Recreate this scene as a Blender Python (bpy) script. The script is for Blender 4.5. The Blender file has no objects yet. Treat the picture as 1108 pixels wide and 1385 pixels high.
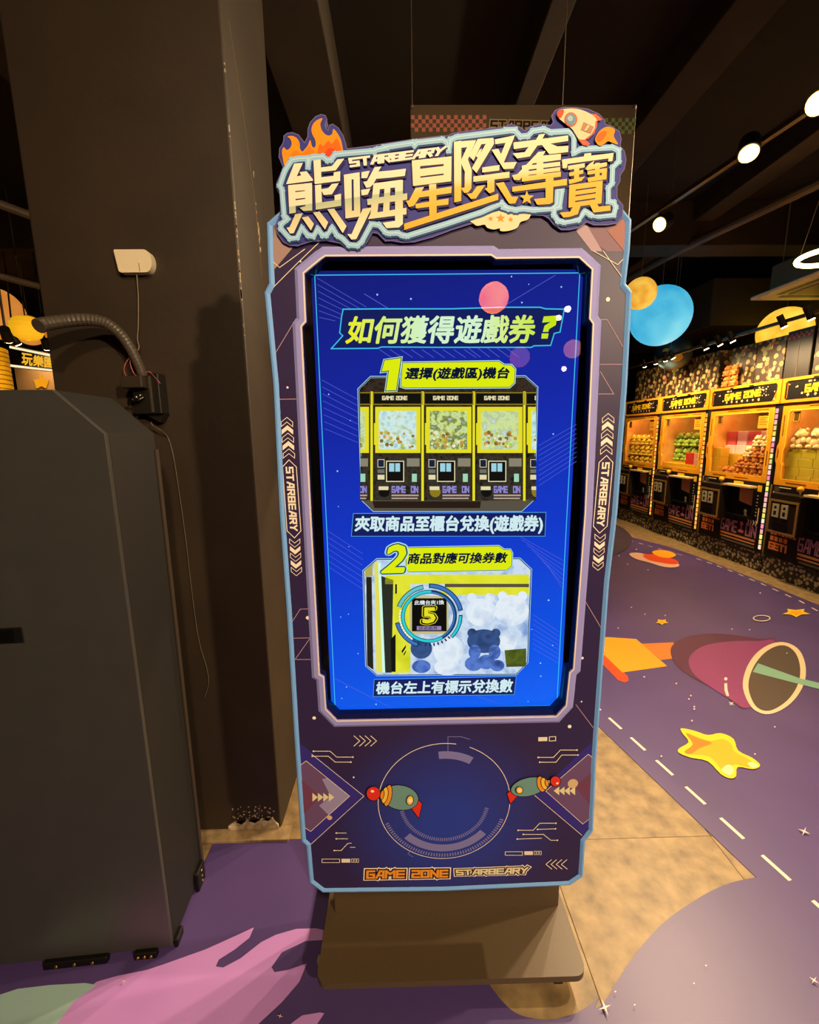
import bpy, bmesh, math, random
from mathutils import Vector, Matrix
from mathutils.geometry import tessellate_polygon
random.seed(7)
SC = bpy.context.scene
COL = SC.collection
# ------------------------------------------------------------------ camera
IMW, IMH, FPX = 1108.0, 1385.0, 590.0
PITCH, YAW, ROLL = math.radians(9.949), math.radians(0.938), math.radians(-0.70)
CAMPOS = Vector((-0.0949, -0.9119, 1.45))
_f = Vector((math.sin(YAW) * math.cos(PITCH), math.cos(YAW) * math.cos(PITCH), -math.sin(PITCH)))
_r0 = Vector((math.cos(YAW), -math.sin(YAW), 0)); _u0 = _r0.cross(_f)
_r = _r0 * math.cos(ROLL) + _u0 * math.sin(ROLL)
_u = _u0 * math.cos(ROLL) - _r0 * math.sin(ROLL)
cam = bpy.data.cameras.new('camera'); camo = bpy.data.objects.new('camera', cam); COL.objects.link(camo)
cam.sensor_fit = 'VERTICAL'; cam.sensor_height = 24.0; cam.lens = 24.0 * FPX / IMH
cam.clip_start = 0.02; cam.clip_end = 100
camo.matrix_world = Matrix(((_r.x, _u.x, -_f.x, CAMPOS.x), (_r.y, _u.y, -_f.y, CAMPOS.y), (_r.z, _u.z, -_f.z, CAMPOS.z), (0, 0, 0, 1)))
SC.camera = camo
# ------------------------------------------------------------------ world, exposure
SC.view_settings.view_transform = 'Standard'; SC.view_settings.look = 'None'
SC.view_settings.gamma = 1.0; SC.view_settings.exposure = 0.0; SC.view_settings.use_curve_mapping = False
wd = bpy.data.worlds.new('world'); SC.world = wd; wd.use_nodes = True
wd.node_tree.nodes['Background'].inputs[0].default_value = (1.0, 0.72, 0.42, 1)
wd.node_tree.nodes['Background'].inputs[1].default_value = 0.0
# ------------------------------------------------------------------ helpers: pixel to place
def ray(px, py):
    return _r * ((px - IMW / 2) / FPX) + _u * (-(py - IMH / 2) / FPX) + _f
def at(px, py, x=None, y=None, z=None):
    d = ray(px, py)
    if x is not None: t = (x - CAMPOS.x) / d.x
    elif y is not None: t = (y - CAMPOS.y) / d.y
    else: t = (z - CAMPOS.z) / d.z
    return CAMPOS + d * t
def zoomer(ox, oy, s):
    return lambda *pts: [(ox + p[0] / s, oy + p[1] / s) for p in pts]
def lin(h):
    h = h.lstrip('#'); v = [int(h[i:i + 2], 16) / 255 for i in (0, 2, 4)]
    return tuple(c / 12.92 if c <= .04045 else ((c + .055) / 1.055) ** 2.4 for c in v) + (1.0,)
# ------------------------------------------------------------------ materials
MATS = {}
def mat(name, hx, rough=.5, metal=0.0, noise=None, emit=0.0, spec=.5, bump=0.0, bscale=200):
    """plain surface; noise=(scale, second colour, amount) adds mottling"""
    if name in MATS: return MATS[name]
    if 'print' in name and 'floor' not in name: spec = min(spec, .2); rough = max(rough, .5)
    m = bpy.data.materials.new(name); m.use_nodes = True; nt = m.node_tree
    b = nt.nodes['Principled BSDF']; b.inputs['Base Color'].default_value = lin(hx)
    b.inputs['Roughness'].default_value = rough; b.inputs['Metallic'].default_value = metal
    b.inputs['Specular IOR Level'].default_value = spec
    tc = nt.nodes.new('ShaderNodeTexCoord')
    if noise:
        n = nt.nodes.new('ShaderNodeTexNoise'); n.inputs['Scale'].default_value = noise[0]; n.inputs['Detail'].default_value = 5
        nt.links.new(tc.outputs['Object'], n.inputs['Vector'])
        r = nt.nodes.new('ShaderNodeValToRGB'); r.color_ramp.elements[0].position = .5 - .25 * noise[2]; r.color_ramp.elements[1].position = .5 + .25 / max(noise[2], .1)*.6
        r.color_ramp.elements[0].color = lin(hx); r.color_ramp.elements[1].color = lin(noise[1])
        nt.links.new(n.outputs['Fac'], r.inputs['Fac']); nt.links.new(r.outputs['Color'], b.inputs['Base Color'])
        if emit: nt.links.new(r.outputs['Color'], b.inputs['Emission Color'])
    if bump:
        n2 = nt.nodes.new('ShaderNodeTexNoise'); n2.inputs['Scale'].default_value = bscale; n2.inputs['Detail'].default_value = 4
        nt.links.new(tc.outputs['Object'], n2.inputs['Vector'])
        bp = nt.nodes.new('ShaderNodeBump'); bp.inputs['Strength'].default_value = bump; bp.inputs['Distance'].default_value = .004
        nt.links.new(n2.outputs['Fac'], bp.inputs['Height']); nt.links.new(bp.outputs['Normal'], b.inputs['Normal'])
    if emit:
        b.inputs['Emission Strength'].default_value = emit
        if not noise: b.inputs['Emission Color'].default_value = lin(hx)
    MATS[name] = m; return m
def lum(name, hx, strength=1.0, noise=None):
    """light-giving surface (screen pixels, lamp lenses, lit windows)"""
    if name in MATS: return MATS[name]
    m = bpy.data.materials.new(name); m.use_nodes = True; nt = m.node_tree; nt.nodes.clear()
    o = nt.nodes.new('ShaderNodeOutputMaterial'); e = nt.nodes.new('ShaderNodeEmission')
    e.inputs['Color'].default_value = lin(hx); e.inputs['Strength'].default_value = strength
    if noise:
        tc = nt.nodes.new('ShaderNodeTexCoord'); n = nt.nodes.new('ShaderNodeTexNoise'); n.inputs['Scale'].default_value = noise[0]; n.inputs['Detail'].default_value = 6
        nt.links.new(tc.outputs['Object'], n.inputs['Vector'])
        r = nt.nodes.new('ShaderNodeValToRGB'); cols = [hx] + list(noise[1:])
        while len(r.color_ramp.elements) < len(cols): r.color_ramp.elements.new(.5)
        for i, c in enumerate(cols):
            r.color_ramp.elements[i].position = .3 + .4 * i / (len(cols) - 1); r.color_ramp.elements[i].color = lin(c)
        nt.links.new(n.outputs['Fac'], r.inputs['Fac']); nt.links.new(r.outputs['Color'], e.inputs['Color'])
    nt.links.new(e.outputs[0], o.inputs[0]); MATS[name] = m; return m
def ramp_mat(name, axis, stops, emit=False, rough=.4, strength=1.0, offs=(0, 0, 0), spec=.5):
    """colour that runs along a direction of the object's own coordinates: stops = [(position, colour)]"""
    m = bpy.data.materials.new(name); m.use_nodes = True; nt = m.node_tree
    tc = nt.nodes.new('ShaderNodeTexCoord'); dp = nt.nodes.new('ShaderNodeVectorMath'); dp.operation = 'DOT_PRODUCT'
    nt.links.new(tc.outputs['Object'], dp.inputs[0]); dp.inputs[1].default_value = axis
    lo, hi = stops[0][0], stops[-1][0]
    mr = nt.nodes.new('ShaderNodeMapRange'); mr.inputs['From Min'].default_value = lo; mr.inputs['From Max'].default_value = hi
    nt.links.new(dp.outputs['Value'], mr.inputs['Value'])
    r = nt.nodes.new('ShaderNodeValToRGB'); nt.links.new(mr.outputs[0], r.inputs['Fac'])
    while len(r.color_ramp.elements) < len(stops): r.color_ramp.elements.new(.5)
    for i, (p, c) in enumerate(stops):
        r.color_ramp.elements[i].position = (p - lo) / (hi - lo)
    for i, (p, c) in enumerate(stops): r.color_ramp.elements[i].color = lin(c)
    b = nt.nodes['Principled BSDF']
    if emit:
        e = nt.nodes.new('ShaderNodeEmission'); e.inputs['Strength'].default_value = strength
        nt.links.new(r.outputs['Color'], e.inputs['Color']); nt.links.new(e.outputs[0], nt.nodes['Material Output'].inputs[0])
    else:
        nt.links.new(r.outputs['Color'], b.inputs['Base Color']); b.inputs['Roughness'].default_value = rough; b.inputs['Specular IOR Level'].default_value = spec
    MATS[name] = m; return m
def glass_mat(name, tint='#ffffff', gloss=.0, ior=1.5, base=0.0):
    m = bpy.data.materials.new(name); m.use_nodes = True; nt = m.node_tree; nt.nodes.clear()
    o = nt.nodes.new('ShaderNodeOutputMaterial'); mx = nt.nodes.new('ShaderNodeMixShader'); t = nt.nodes.new('ShaderNodeBsdfTransparent')
    g = nt.nodes.new('ShaderNodeBsdfGlossy'); fr = nt.nodes.new('ShaderNodeFresnel'); fr.inputs['IOR'].default_value = ior
    t.inputs['Color'].default_value = lin(tint); g.inputs['Roughness'].default_value = gloss
    ge = nt.nodes.new('ShaderNodeNewGeometry'); mu = nt.nodes.new('ShaderNodeMath'); mu.operation = 'MULTIPLY'; iv = nt.nodes.new('ShaderNodeMath'); iv.operation = 'SUBTRACT'; iv.inputs[0].default_value = 1.0
    nt.links.new(ge.outputs['Backfacing'], iv.inputs[1]); nt.links.new(fr.outputs[0], mu.inputs[0]); nt.links.new(iv.outputs[0], mu.inputs[1])
    nt.links.new(mu.outputs[0], mx.inputs[0]); nt.links.new(t.outputs[0], mx.inputs[1]); nt.links.new(g.outputs[0], mx.inputs[2]); nt.links.new(mx.outputs[0], o.inputs[0])
    MATS[name] = m; return m
# ------------------------------------------------------------------ helpers: objects
def tag(o, label=None, cat=None, group=None, kind=None):
    if label: o['label'] = label
    if cat: o['category'] = cat
    if group: o['group'] = group
    if kind: o['kind'] = kind
    return o
def thing(name, loc, label, cat, group=None, rz=0.0):
    o = bpy.data.objects.new(name, None); COL.objects.link(o); o.empty_display_size = .1
    o.location = loc; o.rotation_euler = (0, 0, rz)
    return tag(o, label, cat, group)
def adopt(o, parent, world=False):
    """parent a part; world=True when its vertices are in world coordinates"""
    o.parent = parent
    if world:
        inv = Matrix.Identity(4); p = parent; m = Matrix.Identity(4)
        chain = []
        while p is not None: chain.append(p); p = p.parent
        for q in reversed(chain):
            m = m @ q.matrix_parent_inverse @ (Matrix.Translation(q.location) @ q.rotation_euler.to_matrix().to_4x4())
        o.matrix_parent_inverse = m.inverted()
    return o
def link(name, bm, m, parent=None, world=False, smooth=False):
    me = bpy.data.meshes.new(name); bm.to_mesh(me); bm.free()
    if smooth:
        for p in me.polygons: p.use_smooth = True
    if m: me.materials.append(m)
    o = bpy.data.objects.new(name, me); COL.objects.link(o)
    if parent is not None: adopt(o, parent, world)
    return o
def copy_tree(o, parent=None):
    c = o.copy(); COL.objects.link(c)
    if parent is not None: c.parent = parent; c.matrix_parent_inverse = o.matrix_parent_inverse.copy()
    for ch in list(o.children): copy_tree(ch, c)
    return c
# ------------------------------------------------------------------ helpers: shapes
def B(): return bmesh.new()
def box(bm, x0, x1, y0, y1, z0, z1, bev=0.0, seg=2):
    vs = [bm.verts.new(p) for p in ((x0, y0, z0), (x1, y0, z0), (x1, y1, z0), (x0, y1, z0), (x0, y0, z1), (x1, y0, z1), (x1, y1, z1), (x0, y1, z1))]
    fs = [bm.faces.new([vs[i] for i in q]) for q in ((3, 2, 1, 0), (4, 5, 6, 7), (0, 1, 5, 4), (1, 2, 6, 5), (2, 3, 7, 6), (3, 0, 4, 7))]
    if bev:
        es = list({e for f in fs for e in f.edges})
        bmesh.ops.bevel(bm, geom=es, offset=bev, segments=seg, affect='EDGES', profile=.5)
    return bm
def fill_outline(bm, L):
    """fill a closed outline, concave or not"""
    if len(L) <= 4:
        return [bm.faces.new([bm.verts.new(v) for v in L])]
    V = [bm.verts.new(v) for v in L]
    return [bm.faces.new([V[i] for i in t]) for t in tessellate_polygon([L])]
def prism(bm, poly, fn, a, b, bev=0):
    """poly 2-D points, fn(u, v, depth) -> 3-D; solid between depth a and b"""
    n = len(poly)
    lo = [bm.verts.new(fn(p[0], p[1], a)) for p in poly]; hi = [bm.verts.new(fn(p[0], p[1], b)) for p in poly]
    if n > 12:
        for V in (lo, hi):
            for t in tessellate_polygon([[v.co for v in V]]): bm.faces.new([V[i] for i in t])
        for i in range(n): bm.faces.new((lo[i], hi[i], hi[(i + 1) % n], lo[(i + 1) % n]))
        bmesh.ops.recalc_face_normals(bm, faces=bm.faces[:])
        return bm
    f1 = bm.faces.new(lo); f2 = bm.faces.new(list(reversed(hi)))
    sides = [bm.faces.new((lo[i], hi[i], hi[(i + 1) % n], lo[(i + 1) % n])) for i in range(n)]
    if bev: bmesh.ops.bevel(bm, geom=list(f1.edges) + list(f2.edges), offset=bev, segments=2, affect='EDGES', profile=.5)
    bmesh.ops.triangulate(bm, faces=[f for f in bm.faces if len(f.verts) > 4])
    bmesh.ops.recalc_face_normals(bm, faces=bm.faces[:])
    return bm
def ball(bm, c, r, sx=1, sy=1, sz=1, u=16, v=10, rot=None):
    m = Matrix.Translation(c) @ (rot or Matrix.Identity(4)) @ Matrix.Diagonal((r * sx, r * sy, r * sz, 1))
    bmesh.ops.create_uvsphere(bm, u_segments=u, v_segments=v, radius=1, matrix=m); return bm
def cyl(bm, p0, p1, r0, r1=None, n=16, cap=True):
    p0 = Vector(p0); p1 = Vector(p1); d = p1 - p0; r1 = r0 if r1 is None else r1
    q = d.to_track_quat('Z', 'Y').to_matrix().to_4x4()
    bmesh.ops.create_cone(bm, cap_ends=cap, segments=n, radius1=max(r0, 1e-5), radius2=max(r1, 1e-5), depth=d.length, matrix=Matrix.Translation((p0 + p1) / 2) @ q); return bm
def smooth_path(pts, n=6):
    P = [Vector(p) for p in pts]; out = []
    for i in range(len(P) - 1):
        a = P[max(i - 1, 0)]; b = P[i]; c = P[i + 1]; d = P[min(i + 2, len(P) - 1)]
        for k in range(n):
            t = k / n
            out.append(.5 * ((2 * b) + (c - a) * t + (2 * a - 5 * b + 4 * c - d) * t * t + (3 * b - a - 3 * c + d) * t ** 3))
    out.append(P[-1]); return out
def tube(bm, pts, r, n=8, ridge=0.0):
    P = [Vector(p) for p in pts]; rings = []; up = Vector((0, 0, 1))
    for i, p in enumerate(P):
        t = (P[min(i + 1, len(P) - 1)] - P[max(i - 1, 0)]).normalized()
        if i == 0:
            up = Vector((0, 0, 1)) if abs(t.z) < .9 else Vector((1, 0, 0))
        a = t.cross(up).normalized(); up = a.cross(t).normalized()
        rr = (r[i] if isinstance(r, (list, tuple)) else r) + (ridge if i % 2 else 0)
        rings.append([bm.verts.new(p + (a * math.cos(k * 2 * math.pi / n) + up * math.sin(k * 2 * math.pi / n)) * rr) for k in range(n)])
    for i in range(len(rings) - 1):
        for k in range(n): bm.faces.new((rings[i][k], rings[i][(k + 1) % n], rings[i + 1][(k + 1) % n], rings[i + 1][k]))
    bm.faces.new(list(reversed(rings[0]))); bm.faces.new(rings[-1])
    bmesh.ops.recalc_face_normals(bm, faces=bm.faces[:]); return bm
def curve2(pts, closed=False, n=5):
    """smooth 2-D curve through points"""
    P = [Vector((p[0], p[1], 0)) for p in pts]
    if closed:
        P2 = [P[-1]] + P + [P[0], P[1]]; out = []
        for i in range(1, len(P) + 1):
            a, b, c, d = P2[i - 1], P2[i], P2[i + 1], P2[i + 2]
            for k in range(n):
                t = k / n; out.append(.5 * ((2 * b) + (c - a) * t + (2 * a - 5 * b + 4 * c - d) * t * t + (3 * b - a - 3 * c + d) * t ** 3))
    else: out = smooth_path(P, n)
    return [(p.x, p.y) for p in out]
def area2(p): return sum(p[i][0] * p[(i + 1) % len(p)][1] - p[(i + 1) % len(p)][0] * p[i][1] for i in range(len(p))) / 2
def inset(poly, d):
    """move a closed outline inwards by d (mitred)"""
    n = len(poly); s = 1 if area2(poly) > 0 else -1; out = []
    for i in range(n):
        a = Vector(poly[i - 1]); b = Vector(poly[i]); c = Vector(poly[(i + 1) % n])
        e1 = (b - a).normalized(); e2 = (c - b).normalized()
        n1 = Vector((-e1.y, e1.x)) * s; n2 = Vector((-e2.y, e2.x)) * s
        m = n1 + n2; k = max(m.dot(n1), .35)
        out.append(tuple(b + m * (d / k)))
    return out
def seg_quad(a, b, w, ext=.5):
    a = Vector(a); b = Vector(b); d = (b - a)
    if d.length < 1e-9: return None
    d.normalize(); n = Vector((-d.y, d.x)) * (w / 2); e = d * (w * ext)
    return [tuple(a - e + n), tuple(b + e + n), tuple(b + e - n), tuple(a - e - n)]
def strokes(lines, w, ext=.5, closed=False):
    out = []
    for L in lines:
        LL = list(L) + ([L[0]] if closed else [])
        for i in range(len(LL) - 1):
            q = seg_quad(LL[i], LL[i + 1], w, ext)
            if q: out.append(q)
    return out
def disc(c, r, n=20, sq=1.0, a0=0.0):
    return [(c[0] + r * math.cos(a0 + 2 * math.pi * i / n), c[1] + sq * r * math.sin(a0 + 2 * math.pi * i / n)) for i in range(n)]
def star(c, r, r2=.45, n=5, a0=math.pi / 2):
    return [(c[0] + (r if i % 2 == 0 else r * r2) * math.cos(a0 + math.pi * i / n), c[1] + (r if i % 2 == 0 else r * r2) * math.sin(a0 + math.pi * i / n)) for i in range(2 * n)]
# flat prints: polygons of a plane with its own 2-D frame
def flat(name, polys, fn, m, parent, world=True, label=None):
    bm = B()
    for i, p in enumerate(polys):
        L = [Vector(fn(q[0], q[1])) for q in p]
        lift = (CAMPOS - L[0]).normalized(); ax = max(range(3), key=lambda k: abs((L[1] - L[0]).cross(L[2] - L[0])[k]) if len(L) > 2 else 0)
        off = [0, 0, 0]; off[ax] = (1 if lift[ax] > 0 else -1) * 9e-6 * (i % 24)      # ink laid over ink, a few microns each
        L = [v + Vector(off) for v in L]
        fill_outline(bm, L)
    o = link(name, bm, m, parent, world)
    if label: o['label'] = label
    return o
# ------------------------------------------------------------------ lettering
_tcache = {}
def text_polys(body, shear=0.0):
    """glyph faces of the built-in typeface, scaled into the unit square of the line"""
    if (body, shear) in _tcache: return _tcache[(body, shear)]
    c = bpy.data.curves.new('lettering', 'FONT'); c.body = body; c.size = 1; c.resolution_u = 2; c.shear = shear
    o = bpy.data.objects.new('lettering', c); COL.objects.link(o)
    bpy.context.view_layer.update()
    ev = o.evaluated_get(bpy.context.evaluated_depsgraph_get()); me = ev.to_mesh()
    V = [(v.co.x, v.co.y) for v in me.vertices]; F = [list(p.vertices) for p in me.polygons]
    ev.to_mesh_clear(); bpy.data.objects.remove(o); bpy.data.curves.remove(c)
    x0 = min(v[0] for v in V); x1 = max(v[0] for v in V); y0 = min(v[1] for v in V); y1 = max(v[1] for v in V)
    asp = (x1 - x0) / (y1 - y0)
    P = [[((V[i][0] - x0) / (x1 - x0), (V[i][1] - y0) / (y1 - y0)) for i in f] for f in F]
    _tcache[(body, shear)] = (P, asp); return P, asp
def in_quad(P, quad):
    """unit square (0,0 = lower left) -> quad TL, TR, BR, BL"""
    tl, tr, br, bl = quad
    def f(u, v):
        return tuple((tl[i] * (1 - u) + tr[i] * u) * v + (bl[i] * (1 - u) + br[i] * u) * (1 - v) for i in (0, 1))
    return [[f(*q) for q in p] for p in P]
def bold_text(body, quad, weight=.02, shear=0.0, dirs=8):
    P, asp = text_polys(body, shear); out = list(P)
    for k in range(dirs if weight else 0):
        a = 2 * math.pi * (k + .5) / dirs; dx = weight * math.cos(a) / asp; dy = weight * math.sin(a)
        out += [[(q[0] + dx, q[1] + dy) for q in p] for p in P]
    return in_quad(out, quad)
GLY = {'S': [[(1, 1), (0, 1), (0, .5), (1, .5), (1, 0), (0, 0)]], 'T': [[(0, 1), (1, 1)], [(.5, 1), (.5, 0)]], 'A': [[(0, 0), (.5, 1), (1, 1), (1, 0)], [(.25, .35), (1, .35)]],
       'R': [[(0, 0), (0, 1), (1, 1), (1, .5), (.1, .5)], [(.5, .5), (1, 0)]], 'B': [[(0, 0), (0, 1), (1, 1), (1, 0), (0, 0)], [(0, .5), (1, .5)]],
       'E': [[(1, 1), (0, 1), (0, 0), (1, 0)], [(0, .5), (1, .5)]], 'Y': [[(0, 1), (.5, .5), (1, 1)], [(.5, .5), (.4, 0)]], 'G': [[(1, 1), (0, 1), (0, 0), (1, 0), (1, .5), (.5, .5)]],
       'M': [[(0, 0), (0, 1), (.5, .55), (1, 1), (1, 0)]], 'Z': [[(0, 1), (1, 1), (1, .5), (0, .5), (0, 0), (1, 0)]], 'O': [[(0, 0), (0, 1), (1, 1), (1, 0), (0, 0)]], 'N': [[(0, 0), (0, 1), (1, 0), (1, 1)]],
       '!': [[(.5, 1), (.5, .35)], [(.5, .1), (.5, 0)]]}
def block_text(body, quad, w=.2, cell=.62, gap=.28, grow=0.0):
    """angular display lettering: each letter a chain of bars"""
    n = len(body); tot = 0; xs = []
    for ch in body:
        xs.append(tot); tot += (cell * .5 if ch == ' ' else cell * (1.25 if ch == 'M' else .4 if ch == '!' else 1)) + gap
    tot -= gap; P = []
    for ch, x0 in zip(body, xs):
        if ch == ' ': continue
        cw = cell * (1.25 if ch == 'M' else .4 if ch == '!' else 1)
        L = [[(x0 + p[0] * cw, p[1]) for p in l] for l in GLY[ch]]
        P += strokes(L, w + grow, .5)
    return in_quad([[(q[0] / tot, q[1]) for q in p] for p in P], quad)
# ================================================================== SETTING
M_black = mat('black paint', '#2b2621', .75, noise=(6, '#332c25', .6), bump=.15, bscale=40)
M_ceil = mat('black ceiling paint', '#1d170f', .85, noise=(3, '#231c13', .6))
M_beam = mat('dark brown beam paint', '#33291d', .8, noise=(4, '#3e3325', .5))
M_col = mat('charcoal pillar paint', '#2e2317', .6, noise=(5, '#382b1c', .5), bump=.25, bscale=25)
M_tile = mat('mottled tan floor tile', '#6b573c', .48, noise=(16, '#9f865c', .9), bump=.12, bscale=45)
RX0, RX1, RY0, RY1, RZ = -8.0, 4.75, -6.0, 13.0, 3.75
bm = B(); box(bm, RX0, RX1, RY0, RY1, -.12, -.012); floor = link('floor', bm, M_tile); tag(floor, kind='structure')
TS = .61
tb = B(); box(tb, 0, TS - .0012, 0, TS - .0012, -.012, 0, .0008, 1); tme = bpy.data.meshes.new('tile'); tb.to_mesh(tme); tb.free(); tme.materials.append(M_tile)
for i in range(-1, 7):
    for j in range(-1, 15):
        if i < 5 and i > 1 and j > 1 and i > 0: 
            if i < 4: continue
        o = bpy.data.objects.new('tile', tme); COL.objects.link(o); o.location = (i * TS - .21, j * TS - .18, 0); o.parent = floor
bm = B()
for (x0, x1, y0, y1) in ((RX0, -.82, RY0, RY1), (-.82, RX1, RY0, -.79), (-.82, RX1, 8.97, RY1), (4.06, RX1, -.79, 8.97), (1.01, 2.23, 1.04, 8.97)):
    box(bm, x0, x1, y0, y1, -.013, -.001)
o = link('tile_field', bm, M_tile, floor); o['kind'] = 'stuff'
bm = B(); box(bm, RX0, RX1, RY0, RY1, RZ, RZ + .1); ceil = link('ceiling', bm, M_ceil); tag(ceil, kind='structure')
for (x, w, h) in ((.75, .13, .17), (1.72, .26, .2), (-.62, .34, .3), (3.0, .2, .2), (-2.2, .3, .25), (-4.2, .25, .2)):
    bm = B(); box(bm, x - w / 2, x + w / 2, RY0 + .1, RY1 - .1, RZ - h, RZ, .008); link('beam', bm, M_beam, ceil)
for (y, h) in ((3.9, .42), (8.2, .5), (-3.0, .4)):
    bm = B(); box(bm, RX0 + .1, RX1 - .1, y, y + .3, RZ - h, RZ, .008); link('cross_beam', bm, M_beam, ceil)
for nm, a in (('wall_left', (RX0 - .1, RX0, RY0, RY1, 0, RZ)), ('wall_right', (RX1, RX1 + .1, RY0, RY1, 0, RZ)), ('wall_far', (RX0 - .1, RX1 + .1, RY1, RY1 + .1, 0, RZ)), ('wall_behind', (RX0 - .1, RX1 + .1, RY0 - .1, RY0, 0, RZ))):
    bm = B(); box(bm, *a); tag(link(nm, bm, M_black), kind='structure')
# ceiling duct pipes on the left, conduit on the right
for k, (pts, r) in enumerate((([(-3.2, 2.0, 3.1), (-1.9, 4.6, 3.1), (-.4, 7.5, 3.1)], .03), ([(-3.6, 2.3, 2.75), (-2.4, 4.8, 2.75)], .025), ([(3.6, 1.2, 3.35), (2.9, 4.0, 3.35), (2.3, 8, 3.35)], .04))):
    bm = B(); tube(bm, pts, r, 10); link('conduit', bm, mat('grey brown conduit', '#5a4c3c', .6), ceil)
# ------------------------------------------------------------------ pillar
CX0, CX1, CY0, CY1 = -1.165, -.568, .50, .95
bm = B(); box(bm, CX0, CX1, CY0, CY1, 0, RZ, .006, 2)
pil = tag(link('pillar', bm, M_col), 'square pillar painted charcoal behind the kiosk', 'pillar', kind='structure')
M_plaster = mat('chipped pale plaster', '#a08a68', .9, noise=(60, '#d9c8a8', .9), bump=.6, bscale=120)
# bare plaster where the paint has broken away at the foot and along the corner
pts = [(-.76, .0), (-.76, .028), (-.735, .047), (-.71, .035), (-.69, .052), (-.66, .04), (-.635, .055), (-.61, .047), (-.597, .06), (-.585, .04), (-.575, .03), (-.572, 0)]
bm = B(); prism(bm, pts, lambda u, v, d: (u, CY0 - d, v), -.002, .006); link('bare_plaster', bm, M_plaster, pil)
chips = B()
for k in range(46):
    x = random.uniform(-.74, -.585); z = .055 + abs(random.gauss(0, .035)); r = random.uniform(.0012, .004)
    prism(chips, [(x + r * math.cos(a) * random.uniform(.6, 1.3), z + r * math.sin(a) * random.uniform(.5, 1.2)) for a in [i * 1.05 for i in range(6)]], lambda u, v, d: (u, CY0 - d, v), -.001, .0012)
link('paint_chips', chips, M_plaster, pil)['kind'] = 'stuff'
edge = B()
for k in range(34):
    z = random.choice((random.uniform(1.75, 2.5), random.uniform(1.85, 2.1))); h = random.uniform(.002, .012); w = random.uniform(.001, .003)
    box(edge, CX1 - .0025, CX1 + .0004, CY0 - .0004, CY0 + w, z, z + h)
for k in range(14):
    z = random.uniform(2.05, 2.3); y = CY0 + .2 + .1 * (2.3 - z) + random.uniform(-.008, .008)
    box(edge, CX1 - .002, CX1 + .001, y, y + .003, z, z + random.uniform(.006, .02))
link('worn_corner', edge, M_plaster, pil)['kind'] = 'stuff'
bm = B(); tube(bm, [(CX1 + .0005, .56, 2.62), (CX1 + .0005, .63, 2.45), (CX1 + .0005, .70, 2.2), (CX1 + .0005, .72, 2.0)], .0007, 6); link('paint_scratch', bm, mat('faded scratch', '#7a6648', .8), pil)
bm = B(); box(bm, CX0 + .2, CX1 + .04, CY0 - .05, CY0 + .01, 0, .012, .002); link('plinth', bm, mat('tan screed', '#7d6848', .8, noise=(30, '#a58b62', .8)), pil)
# ------------------------------------------------------------------ floor graphic sheet
ZM = .0025
def fl(*pts): return [tuple(at(p[0], p[1], z=ZM).xy) for p in pts]
zT = zoomer(760, 1050, 3.184); zU = zoomer(380, 1150, 2.462); zR = zoomer(790, 700, 3.462); zV = zoomer(940, 620, 6.595); zL = zoomer(0, 1050, 2.518)
M_mat = mat('printed purple floor vinyl', '#4b3a70', .42, noise=(2.5, '#54417a', .6), bump=.05, bscale=12, spec=.5)
dirn = Vector((.95 - 1.149, 1.124 - .285)).normalized()
cusp = Vector(fl(*zT((838, 435)))[0])
far0 = cusp + dirn * 6.2
outer = [tuple(far0), tuple(cusp)] + curve2(fl(*zT((838, 435), (740, 455), (640, 495), (550, 550), (470, 605), (380, 690), (300, 790), (240, 880), (180, 975), (140, 1000))))[1:]
outer += curve2(fl(*zU((1060, 490), (990, 540), (900, 565), (830, 558), (780, 540), (735, 500), (690, 440))))
outer += [(.12, .1), (.05, .3), (-.2, .46), (-.53, .46), (-.80, .46), (-.80, .36)] + [(-2.6, .3), (-2.6, -2.6), (3.42, -2.6), (3.42, 1.6)]
outer += fl(*zV((1000, 1265), (500, 1060), (0, 865))) + fl((900, 738), (856, 727)) + [(2.95, 5.6), (2.8, 7.0)]
bm = B(); prism(bm, outer, lambda u, v, d: (u, v, d), .0006, ZM)
fm = thing('floor_graphic', (1.6, .3, 0), 'purple space themed vinyl floor graphic laid over the tan tiles', 'floor mat')
adopt(link('vinyl_sheet', bm, M_mat), fm, True)
LZ = [1]
def fp(name, polys, m, label=None, lift=1):
    LZ[0] += lift; z = ZM + .0003 * LZ[0]
    return flat(name, polys, lambda u, v: (u, v, z), m, fm, True, label)
M_white = mat('white floor print', '#e2d3c0', .4)
# stitched edges of the lane
for k in range(-3, 9):
    a = Vector((1.149, .285)) + dirn * (k * .155 - .02); b = a + dirn * .082
    fp('lane_dash', [seg_quad(a, b, .014, .3)], M_white, lift=0)
far = [zV(p)[0] for p in ((35, 900), (130, 933), (220, 966), (315, 1002), (413, 1042), (510, 1083), (612, 1125), (718, 1173), (833, 1225), (953, 1280))]
far = [(945 - 13 * k, 757 - 3.6 * k - .0 * k) for k in range(7, 1, -1)] + far + [(1102, 824)]
for i, q in enumerate(far):
    a = Vector(fl(q)[0]); nx = Vector(fl(far[i + 1])[0]) if i + 1 < len(far) else a + (a - Vector(fl(far[i - 1])[0])); d = (nx - a).normalized()
    fp('lane_dash', [seg_quad(a - d * .03, a + d * .03, .014, .3)], M_white, lift=0)
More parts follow.
